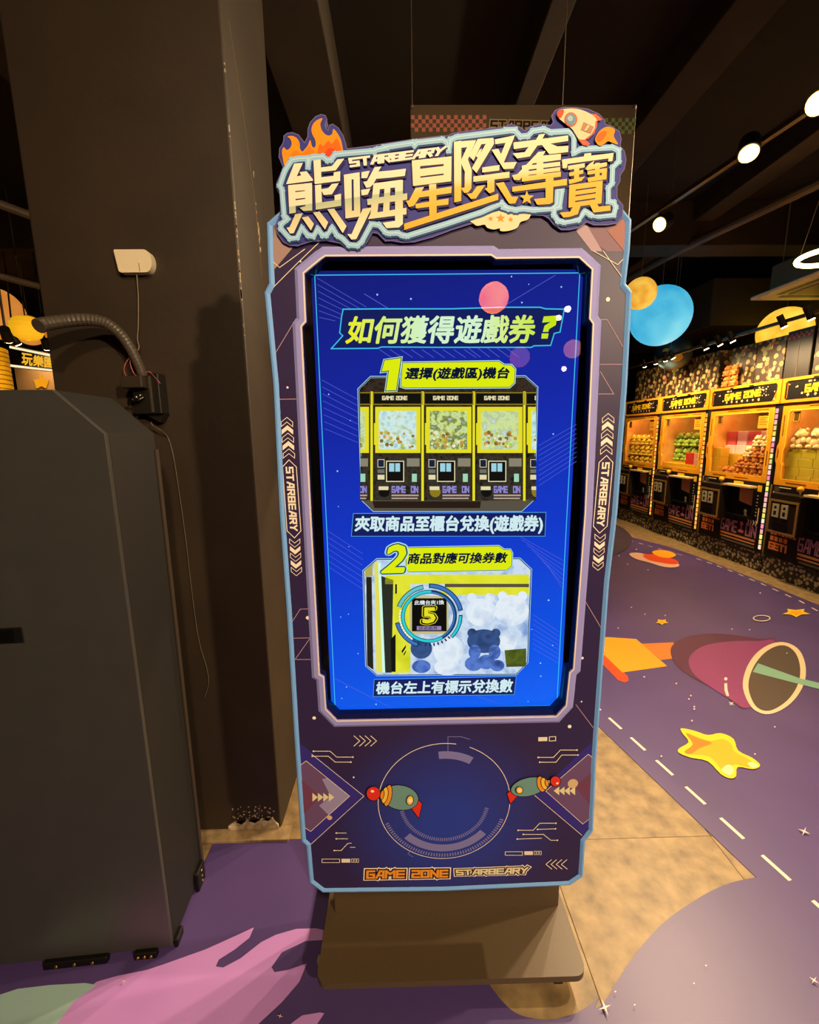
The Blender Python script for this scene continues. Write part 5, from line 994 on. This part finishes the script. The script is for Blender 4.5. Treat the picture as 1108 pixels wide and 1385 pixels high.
# machine with pink boxes over orange toys
bm = B(); box(bm, MX + .15, MX + .78, MC[2] - .45, MC[2] + .45, PF, PF + .26, .004, 1); tag(link('display_step', bm, mat('gold display step', '#c79a22', .4)), 'gold display step carrying the white and pink boxes', 'shelf')
for j in range(5): prize(bx_mesh('white', '#e6dcd2', .15, .10, .12), 'prize_box', 2, .16, -.36 + .165 * j, PF + .261, 'white prize box in the row below the pink boxes', 'box', 'white boxes below the pink ones')
for j, (c, h) in enumerate((('pink', '#d85a6a'), ('blush', '#e6b4ba'), ('pink', '#d85a6a'), ('blush', '#e6b4ba'), ('rose pink', '#d8486c'))):
    prize(bx_mesh(c, h, .14, .16, .1), 'prize_box', 2, .17, -.36 + .165 * j, PF + .362, {'pink': 'coral pink box on the white boxes', 'blush': 'pale blush box between the pink boxes', 'rose pink': 'deep rose box at the end of the pink boxes'}[c], 'box', {'pink': 'coral pink boxes', 'blush': 'blush boxes', 'rose pink': None}[c])
prize(bx_mesh('rose pink', '#d8486c', .12, .13, .09), 'prize_box', 2, .175, .30, PF + .524, 'deep rose box standing on top of another rose box', 'box')
for j in range(2): prize(PL['white'], 'plush_toy', 2, .58, -.16 + .32 * j, PF + .261 , 'white plush toy behind the pink boxes', 'plush toy', 'white plush toys behind the pink boxes', 0, 1.5)
cnt = 0
for row in range(4):
    for j in range(7):
        u = -.258 + .105 * j; top = .02 + .10 * (j / 6) ** 1.1 * 2.2
        zz = row * .075
        if zz <= top:
            prize(PL['orange'], 'plush_toy', 2, .075, u, PF + zz * 1.58, 'orange brown plush toy in the heap below the pink boxes', 'plush toy', 'heap of orange brown toys', pr.uniform(-.1, .1), .5)
for j in range(3, 7):
    rows_ = sum(1 for r in range(4) if r * .075 <= .02 + .10 * (j / 6) ** 1.1 * 2.2)
    prize(PL['cream'], 'plush_toy', 2, .075, -.258 + .105 * j, PF + rows_ * .1185, 'cream plush toy on top of the orange brown heap', 'plush toy', 'cream toys on the heap', pr.uniform(-.1, .1), .5)
for j in range(3):
    prize(bx_mesh('ochre', '#c79a22', .13, .11, .11), 'prize_box', 2, .02, -.375 + .0 * j, PF + .1105 * j, 'ochre prize box in the pile beside the orange brown heap', 'box', 'ochre boxes beside the heap')
# machine with box wall
for r in range(4):
    for j in range(5): prize(bx_mesh('yellow green', '#c0b034', .145, .085, .1), 'prize_box', 3, .04, -.375 + .148 * j + (.02 if r % 2 else 0), PF + .086 * r, 'yellow green prize box in the stacked wall', 'box', 'wall of yellow green boxes')
for j in range(5): prize(PL['cream'], 'plush_toy', 3, .095, -.35 + .165 * j, PF + .345, 'cream plush toy sitting on the box wall', 'plush toy', 'cream toys on the box wall', pr.uniform(-.1, .1), .8)
bm = B(); box(bm, MX + .28, MX + .78, MC[3] - .44, MC[3] + .44, PF, PF + .42, .004, 1); tag(link('display_step', bm, mat('grey display step', '#8f8790', .5)), 'grey display step behind the yellow green box wall', 'shelf')
for j in range(4): prize(PL['grey'], 'plush_toy', 3, .62, -.32 + .22 * j, PF + .42, 'grey plush toy behind the cream toys', 'plush toy', 'grey plush toys', 0, 1.0)
bm = B(); cyl(bm, (MX + .09, MC[3] - .395, PF), (MX + .09, MC[3] - .395, PF + .24), .04, n=18); cyl(bm, (MX + .09, MC[3] - .395, PF + .24), (MX + .09, MC[3] - .395, PF + .26), .042, n=18); tag(link('grey_canister', bm, mat('grey tin', '#a39a86', .4, .2)), 'grey canister standing before the yellow green boxes', 'canister')
# ------------------------------------------------------------------ printed boxes on top of the machines
M_cf = confetti('black box with cream print', '#33261a', ['#b8965c', '#33261a', '#a88a58', '#a05a3c', '#33261a', '#c8b080', '#33261a', '#7a7a48'], 21, .36)
M_cfd = mat('plain black box', '#15100d', .45)
def top_box(y0, y1, zt, lab, grp, m=None, x0=.06, dep=.3):
    t = thing('carton', (MX + x0, (y0 + y1) / 2, 1.946), lab, 'box', grp)
    w = y1 - y0; h = zt - 1.946
    bm = B(); box(bm, 0, dep, -w / 2 + .004, w / 2 - .004, 0, h, .003, 1); link('carton_body', bm, m or M_cf, t)
    bm = B(); box(bm, -.0015, .002, -.004, .004, .0, h - .004); link('fold_edge', bm, mat('brown fold', '#5a4630', .5), t)
    return t
g = 'printed cartons on the claw machines'
for a, b, zt, lab in ((5.93, 6.32, 2.41, 'black carton with cream print on the machine of yellow toys'), (5.55, 5.92, 2.41, 'black carton with cream print on the machine of yellow toys'), (5.07, 5.44, 2.40, 'black printed carton standing alone on the machine of green toys'), (4.74, 5.04, 2.40, 'black printed carton of the joined pair on the machine of green toys'), (4.44, 4.735, 2.40, 'black printed carton of the joined pair on the machine of green toys'), (3.90, 4.26, 2.38, 'black printed carton behind the orange plush cluster'), (3.535, 3.895, 2.38, 'black printed carton between the orange cluster and the red checked carton'), (2.86, 3.22, 2.40, 'black printed carton on the machine with the box wall'), (2.49, 2.855, 2.40, 'black printed carton on the machine with the box wall')):
    top_box(a, b, zt, lab, g)
t = top_box(3.245, 3.53, 2.40, 'plain black carton with red checked strip at its top', None, M_cfd)
bm = B()
for r in range(2):
    for j in range(10):
        if (r + j) % 2 == 0: box(bm, -.0016, .002, -.13 + .026 * j, -.13 + .026 * j + .026, .40 - .022 * r - .0, .422 - .022 * r)
link('checked_strip', bm, mat('red check', '#b04038', .45), t)
for (u, z, s) in ((-.055, .0, .5), (.055, .0, .5), (-.055, .121, .48), (.055, .121, .48)):
    o = bpy.data.objects.new('plush_toy', PL['orange']); COL.objects.link(o); o.location = (MX - .02 , 4.12 - u, 1.946 + z); o.scale = (s, s, s)
    tag(o, 'orange plush toy in the cluster before the printed carton', 'plush toy', 'orange toys on top of the machine')
# ================================================================== THINGS THAT HANG
M_cord = mat('thin dark cord', '#3a332a', .5); M_wirel = mat('grey hanging wire', '#7a6f60', .4)
def planet(name, c, r, m, lab, cat='lantern', sq=1.0, rings=None, grp=None, flat_=1.0):
    t = thing(name, (c[0], c[1], c[2] - r), lab, cat, grp)
    bm = B(); ball(bm, (0, 0, r), r, 1, flat_, sq, 32, 20); g = link('globe', bm, m, t, smooth=True)
    bm = B(); cyl(bm, (0, 0, r + r * sq * .97), (0, 0, r + r * sq * 1.05), r * .07, n=12); link('cap', bm, M_cord, t)
    bm = B(); cyl(bm, (0, 0, r + r * sq), (0, 0, RZ - (c[2] - r)), .003, n=6); link('cord', bm, M_wirel, t)
    return t
def orb_mat(name, c1, c2, c3, em, scale=3.0):
    m = mat(name, c1, .4, noise=(scale, c2, .8), emit=em); return m
P = at(893, 427.5, y=4.2); R_ = (at(931.5, 427, y=4.2) - at(853, 427, y=4.2)).length / 2 * .96
blue = planet('blue_planet_lantern', P, R_, orb_mat('lit sky blue shell', '#2fa8d8', '#6fd4ee', None, .95, 2.2), 'large glowing sky blue globe lantern hanging above the claw machines')
P = at(866.5, 397, y=3.6); planet('moon_lantern', P, .145, orb_mat('lit honey shell', '#d88f1c', '#f2c452', None, 1.0, 9), 'small glowing honey coloured moon lantern overlapping the blue globe')
P = at(911, 477, y=4.9); e = planet('dark_planet', P, .215, mat('dark slate globe', '#26343c', .35, noise=(3, '#3a4a50', .6)), 'dark slate globe with yellow patches hanging below the blue globe', 'globe')
gl = e.children[0]
for (px, py, s) in ((896, 473, .045), (916, 483, .065), (908, 492, .03)):
    c = at(px, py, y=4.9 - .17) - Vector((P.x, P.y, P.z - .215)); d = (c - Vector((0, 0, .215))).normalized()
    bm = B(); q = d.to_track_quat('Z', 'Y').to_matrix().to_4x4()
    ball(bm, Vector((0, 0, .215)) + d * .205, s, 1, .8, .28, 12, 8, q); link('yellow_patch', bm, mat('ochre patch', '#c8a028', .5), gl)
P = at(1061, 449, y=4.3); planet('full_moon_lantern', P, .265, orb_mat('lit yellow moon shell', '#d89a1a', '#fad24e', None, 1.25, 5), 'big glowing yellow moon lantern half hidden behind the cartons')
# ------------------------------------------------------------------ ceiling rail and spotlights
E_lens = lum('spotlight lens', '#ffc860', 9.0); M_hous = mat('black spotlight housing', '#1a1714', .4); M_rail = mat('grey black rail', '#4c443a', .35, .4)
def spot_fixture(p, aim, rail_z, lab, grp, power=0, size=math.radians(80), blend=.6, col=(1, .72, .42), r=.045, rad=.05, lens=None, off=False):
    t = thing('track_spotlight_offscreen' if off else 'track_spotlight', p, lab, 'spotlight', grp)
    d = (Vector(aim) - Vector(p)).normalized()
    bm = B(); cyl(bm, -d * .11, -d * .004, r * .92, r, 18); link('housing', bm, M_hous, t)
    bm = B(); cyl(bm, -d * .004, d * .003, r * .86, r * .86, 18); link('lens', bm, lens or E_lens, t)
    bm = B(); cyl(bm, -d * .07, Vector((0, 0, rail_z - p[2])), .008, n=8); link('stem', bm, M_hous, t)
    if power:
        L = bpy.data.lights.new('spot', 'SPOT'); L.energy = power; L.spot_size = size; L.spot_blend = blend; L.color = col; L.shadow_soft_size = rad
        o = bpy.data.objects.new('spotlight_beam_offscreen' if off else 'spotlight_beam', L); COL.objects.link(o); o.parent = t; o.location = d * .012; o.rotation_euler = d.to_track_quat('-Z', 'Y').to_euler()
    return t
ra, rb = at(870, 302, z=3.15), at(1104, 146, z=3.15); rd = (rb - ra).normalized()
r0 = ra - rd * 1.6; r1 = rb + rd * 2.2
bm = B(); n_ = Vector((-rd.y, rd.x, 0)) * .018
vs = [r0 + n_, r1 + n_, r1 - n_, r0 - n_]; prism(bm, [(v.x, v.y) for v in vs], lambda u, v, d: (u, v, 3.15 + d), 0, .03)
rail = tag(link('light_rail', bm, M_rail), 'long black ceiling light rail carrying the spotlights near the blue globe', 'rail')
for s in (.6, 1.9, 3.2, 4.3):
    p = r0 + rd * s; bm = B(); cyl(bm, (p.x, p.y, 3.17), (p.x, p.y, RZ), .003, n=6); link('hanger', bm, M_wirel, rail)
for (px, py, aim, lab, pw) in ((1013, 208, (1.2, .6, 0), 'lit spotlight on the light rail, middle one of the three', 300), (892, 304, (2.4, 3.2, 0), 'lit spotlight at the far end of the light rail, near the small moon', 300), (1106, 140, (2.4, .4, 0), 'lit spotlight on the light rail, the one away from the moon', 300)):
    q = at(px, py, z=3.07); d0 = (CAMPOS - q); 
    spot_fixture(tuple(q), tuple(q + Vector((-.3, -.45, -.9) if px == 1013 else (-1.0, -.45, -.62))), 3.15, lab, None, pw, math.radians(120), .8, r=.058)
# second rail above the machines
p0, p1 = at(838, 512, x=3.2), at(1045, 374, x=3.2)
zr = 2.36
q0 = Vector((3.2, 8.5, zr)); q1 = Vector((3.2, 1.2, zr)); bm = B(); box(bm, 3.185, 3.215, 1.0, 8.8, zr, zr + .025); r2 = tag(link('light_rail', bm, M_rail), 'thin light rail running above the front edge of the claw machines', 'rail')
for y in (1.8, 4.6, 7.4):
    bm = B(); cyl(bm, (3.2, y, zr + .02), (3.2, y, RZ), .003, n=6); link('hanger', bm, M_wirel, r2)
for i, (px, py) in enumerate(((872, 500), (887, 495), (900, 493), (910.5, 491), (955, 480), (973.5, 476), (991, 469), (1060, 453), (1096, 446))):
    q = at(px, py, x=3.2); q.z = zr - .035
    spot_fixture(tuple(q), (q.x + .36, q.y + (.35 if i < 3 else -.1), q.z - .75), zr, 'small lit spotlight on the thin rail above the claw machines', 'spotlights above the claw machines', 44, math.radians(140), .8, (1, .68, .34), r=.026, rad=.026, lens=lum('small spotlight lens', '#ffdca0', 22.0))
# ------------------------------------------------------------------ air conditioner cassette, ring lamp
q = at(1062, 395, z=2.82)
ac = thing('air_conditioner', (4.11, 3.52, 2.82), 'cream ceiling cassette air conditioner above the claw machines', 'air conditioner')
bm = B(); box(bm, -.47, .47, -.47, .47, 0, .035, .012); link('face_panel', bm, mat('cream cassette plastic', '#f0dcb4', .45), ac)
bm = B(); box(bm, -.36, .36, -.36, .36, .035, .30, .01); link('cassette_body', bm, mat('grey cassette steel', '#6d6252', .5, .3), ac)
bm = B(); box(bm, -.25, .25, -.25, .25, -.008, .004, .006); gr = link('grille', bm, mat('tan grille', '#b0925f', .5), ac)
for s in range(4):
    a = s * math.pi / 2; bm = B(); box(bm, -.26, .26, .30, .36, -.004, .004, .003); o = link('air_flap', bm, mat('dark vent', '#4a3a28', .5), ac); o.rotation_euler = (0, 0, a)
for sx in (-.3, .3):
    for sy in (-.3, .3):
        bm = B(); cyl(bm, (sx, sy, .3), (sx, sy, RZ - 2.82), .006, n=6); link('threaded_rod', bm, M_wirel, ac)
bm = B(); box(bm, 3.75, 4.7, 4.75, 6.6, 2.75, 3.3, .01); sof = tag(link('ventilation_duct', bm, mat('olive brown duct', '#3a3024', .7)), 'square brown ventilation duct behind the air conditioner', 'duct')
rq = at(1122, 346, z=2.72)
t = thing('ring_lamp', (rq.x + .02, rq.y, 2.72), 'glowing ring shaped ceiling lamp above the air conditioner', 'lamp')
bm = B(); tube(bm, [(.2 * math.cos(a), .2 * math.sin(a), 0) for a in [2 * math.pi * i / 40 for i in range(41)]], .017, 8); link('light_ring', bm, lum('ring lamp glow', '#ffd07a', 14.0), t, smooth=True)
for k in range(3):
    a = k * 2.094; bm = B(); cyl(bm, (.2 * math.cos(a), .2 * math.sin(a), .02), (0, 0, RZ - 2.72), .002, n=5); link('suspension_wire', bm, M_wirel, t)
# smoke detector and a wall fan silhouette
# ------------------------------------------------------------------ hanging sign behind the kiosk
YB = 1.5
a = at(555, 141.5, y=YB); b = at(861, 148, y=YB)
hs = thing('hanging_banner', (a.x + .5, YB, 1.95), 'dark olive hanging banner with pink and green checks behind the kiosk title', 'banner')
def hbm(name, bm, m, par=None): return link(name, bm, m, par or hs, True)
zt = a.z; bm = B(); box(bm, a.x, b.x, YB, YB + .02, 1.95, zt, .002, 1); bo = hbm('board', bm, mat('olive black banner', '#5c4a30', .6))
def chk(px0, px1, py0, m, nx, ny=4):
    A = at(px0, py0, y=YB); Bq = at(px1, py0, y=YB); s = (Bq.x - A.x) / nx; bm = B()
    for r in range(ny):
        for j in range(nx):
            if (r + j) % 2 == 0: box(bm, A.x + s * j, A.x + s * (j + 1), YB - .0015, YB + .002, A.z - s * (r + 1), A.z - s * r)
    hbm('checks', bm, m, bo)
chk(556, 658, 156, mat('salmon check', '#d07a66', .5), 21); chk(818, 860, 160, mat('sage check', '#7d9a5e', .5), 9)
q = [(lambda v: (v.x, v.z))(at(*p, y=YB)) for p in ((665, 164), (760, 166), (760, 177), (664, 176))]
bo2 = flat('banner_lettering', block_text('STARBEARY', q, .22, .62, .3, grow=.28), lambda u, v: (u, YB - .001, v), mat('pale banner print', '#b09a78', .5), bo, True, 'outlined STARBEARY lettering'); flat('banner_lettering', block_text('STARBEARY', q, .22, .62, .3), lambda u, v: (u, YB - .0016, v), mat('dark banner print', '#221a10', .5), bo, True)
for x in (a.x + .01, b.x - .01): 
    bm = B(); ball(bm, (x, YB - .004, zt - .012), .008); hbm('eyelet', bm, M_wirel)
for px in (762,):
    c = at(px, 140, y=YB); bm = B(); cyl(bm, (c.x, YB + .01, zt), (c.x, YB + .01, RZ), .0025, n=6); hbm('hanging_wire', bm, M_wirel)
for x in (a.x + .01,):
    bm = B(); cyl(bm, (x, YB + .01, zt), (x, YB + .01, RZ), .0015, n=6); hbm('hanging_wire', bm, M_wirel)
# ------------------------------------------------------------------ corner of the room seen past the pillar on the left
E_left = .8
YL = 3.4
c = at(36, 444, y=YL); rr = (at(55, 444, y=YL) - at(17, 444, y=YL)).length / 2
t = thing('paper_lantern', (c.x, c.y, c.z - rr), 'glowing yellow ribbed paper lantern seen past the pillar', 'lantern')
bm = B()
prof = []
for i in range(33):
    a = math.pi * i / 32; r = rr * (math.sin(a) ** .75 if 0 < i < 32 else .12) * (1 + .035 * math.cos(i * math.pi / 2)); prof.append((max(r, rr * .12), -math.cos(a) * rr * .82))
rings = [[bm.verts.new((r * math.cos(2 * math.pi * k / 28), r * math.sin(2 * math.pi * k / 28), rr + z)) for k in range(28)] for r, z in prof]
for i in range(32):
    for k in range(28): bm.faces.new((rings[i][k], rings[i][(k + 1) % 28], rings[i + 1][(k + 1) % 28], rings[i + 1][k]))
link('ribbed_shade', bm, mat('lit yellow paper', '#f4b41c', .6, emit=.75), t, smooth=True)
bm = B(); cyl(bm, (0, 0, rr * 1.8), (0, 0, RZ - c.z + rr), .006, n=6); link('cord', bm, M_cord, t)
YG = 4.6
for (px, py, rp, lab) in ((8, 402, 30, 'big glowing orange globe lantern, partly behind the ribbed lantern'), (40, 447, 18, 'glowing orange globe lantern right behind the ribbed lantern')):
    c = at(px - (14 if rp > 20 else 0), py + (22 if rp > 20 else 0), y=YG); rad_ = rp * .0016 * YG * 1.25
    c = at(px - (14 if rp > 20 else 0), py + (22 if rp > 20 else 0), y=5.6 if rp > 20 else 4.4); rad_ = rp * .0016 * (5.6 if rp > 20 else 4.4) * 1.25
    planet('globe_lantern', c, rad_, orb_mat('lit orange shell', '#d8701a', '#eda24a', None, .75, 1.6), lab, 'lantern')
# yellow slatted drum
c0 = at(-62, 527, y=3.0); c1 = at(-8, 527, y=3.0); top = at(22, 464, y=3.0)
t = thing('slatted_drum', (c0.x + .05, 3.1, 0), 'bright yellow slatted drum display standing beyond the cabinet', 'display')
rad2 = c1.x - c0.x - .05
bm = B(); cyl(bm, (0, 0, 0), (0, 0, top.z), rad2 * .94, n=40); dr = link('drum_core', bm, mat('amber drum core', '#c8800c', .5), t)
nb = 22
for i in range(nb):
    z0 = top.z * .62 + top.z * .38 * i / nb; bm = B(); cyl(bm, (0, 0, z0), (0, 0, z0 + top.z * .38 / nb * .8), rad2, n=40); link('slat', bm, mat('yellow slat', '#f4bc1e', .4), t)
# sign board with characters
YS = 4.2
sq_ = lambda *ps: [(lambda v: (v.x, v.z))(at(p[0], p[1], y=YS)) for p in ps]
a = sq_((14, 466), (90, 483), (90, 560), (14, 560))
t = thing('park_sign', (a[0][0] + .2, YS, 0), 'lit dark sign with cut-out yellow characters beyond the cabinet', 'sign')
bm = B(); prism(bm, a[:2] + [(a[1][0], 0), (a[0][0], 0)], lambda u, v, d: (u, YS + d, v), 0, .05); sb = link('sign_board', bm, mat('brown sign board', '#7a5a34', .55), t, True)
b_ = sq_((14, 471), (72, 483), (72, 501), (14, 494)); bm = B(); prism(bm, b_, lambda u, v, d: (u, YS - .006 + d, v), 0, .005); link('sign_panel', bm, mat('dark sign strip', '#140d06', .5), sb, True)
for b2 in (sq_((14, 468), (72, 480), (72, 483), (14, 471)), sq_((14, 493), (72, 500), (72, 502.5), (14, 496))):
    bm = B(); prism(bm, b2, lambda u, v, d: (u, YS - .012 + d, v), 0, .01); link('sign_edge', bm, lum('sign edge glow', '#ffe8b8', 1.1), sb, True)
for ch, xa, xb in (('玩', 30.5, 44.5), ('樂', 46, 59.5), ('園', 61, 74)):
    ya = lambda x: 474.5 + (x - 14) * .178; yb_ = lambda x: 491.5 + (x - 14) * .11
    flat('sign_lettering', bold_text(ch, sq_((xa, ya(xa)), (xb, ya(xb)), (xb, yb_(xb)), (xa, yb_(xa))), .035, 0, 8), lambda u, v: (u, YS - .0075, v), lum('lit sign lettering', '#f6b52a', 1.0), sb, True, 'lit yellow character')
bm = B(); prism(bm, sq_(*star((57, 517), 10, .5, 5, -math.pi / 2)), lambda u, v, d: (u, YS - .02 + d, v), 0, .015); link('star_panel', bm, lum('lit star panel', '#f29c18', 1.0), sb, True)
for i, (px, py, yy, aim) in enumerate(((64, 472, 3.9, (-.15, .35, -.5)), (11, 460, 2.55, (-.35, .55, -.45)), (25, 466, 3.9, (.1, .35, -.5)))):
    q = at(px, py, y=yy)
    spot_fixture(tuple(q), tuple(q + Vector(aim)), 3.3, ('bright little spotlight over the lit sign', 'little spotlight above the slatted drum', 'little spotlight between drum and sign')[i], None, 22, math.radians(130), .8, (1, .74, .42), r=.035, rad=.035, lens=lum('left spotlight lens', '#ffe4a8', 12.0))
# ------------------------------------------------------------------ the hall behind the viewer: lanterns and lights that the glass mirrors
def mirrored(px, py, yb):
    """place a thing at depth yb behind the viewer so that the upright cover glass mirrors it there"""
    g = at(px, py, y=-.0125); d = ray(px, py); t = (yb - g.y) / (-d.y); return Vector((g.x + d.x * t, yb, g.z + d.z * t))
for (px, py, yb, r, c1, c2_, lab, em) in ((668, 403, -3.4, .135, '#d8501a', '#f0903a', 'glowing orange red globe lantern in the hall facing the kiosk', 42), (703, 483, -4.6, .12, '#b04848', '#4a6a90', 'dim red and blue globe lantern in the hall facing the kiosk', 14), (775, 472, -4.2, .1, '#c86a2a', '#e09a5a', 'dim tan globe lantern in the hall facing the kiosk', 14)):
    p = mirrored(px, py, yb); planet('globe_lantern_offscreen', p, r, orb_mat('lit shell ' + c1, c1, c2_, None, em, 4), lab)
for i, (px, py) in enumerate(((768, 418), (756, 430), (763, 499))):
    p = mirrored(px, py, -2.9 - .3 * i)
    spot_fixture(tuple(p), (p.x, p.y + 1.2, p.z - .6), RZ, 'ceiling spotlight of the hall facing the kiosk', 'spotlights of the facing hall', 0, r=.03, lens=lum('facing lens', '#fff0d0', 40.0), off=True)
# the lamps that light this corner
KEYC = (1, .74, .45)
# key lamp behind the viewer, where the screen mirrors the lit hall and from where the kiosk throws its shadow on the pillar
spot_fixture((2.0, -3.1, 2.75), (-.1, .1, 1.2), RZ, 'strong ceiling spotlight facing the kiosk from the hall', None, 540, math.radians(75), .5, KEYC, r=.06, rad=.06, off=True)
spot_fixture((.3, -2.4, 3.4), (.1, .3, .4), RZ, 'added fill spotlight facing the kiosk, high above the lane', None, 210, math.radians(100), .8, KEYC, r=.06, rad=.1, off=True)  # fill lamp added out of view to brighten the kiosk and its base
# lamp added for the right-hand floor, unseen where the rail leaves the picture
pn = rb + rd * 1.15
spot_fixture((pn.x, pn.y, 3.07), (1.4, .6, 0), 3.15, 'unseen spotlight added to the light rail, past the three by the blue globe', None, 300, math.radians(120), .8, KEYC, r=.058, off=True)
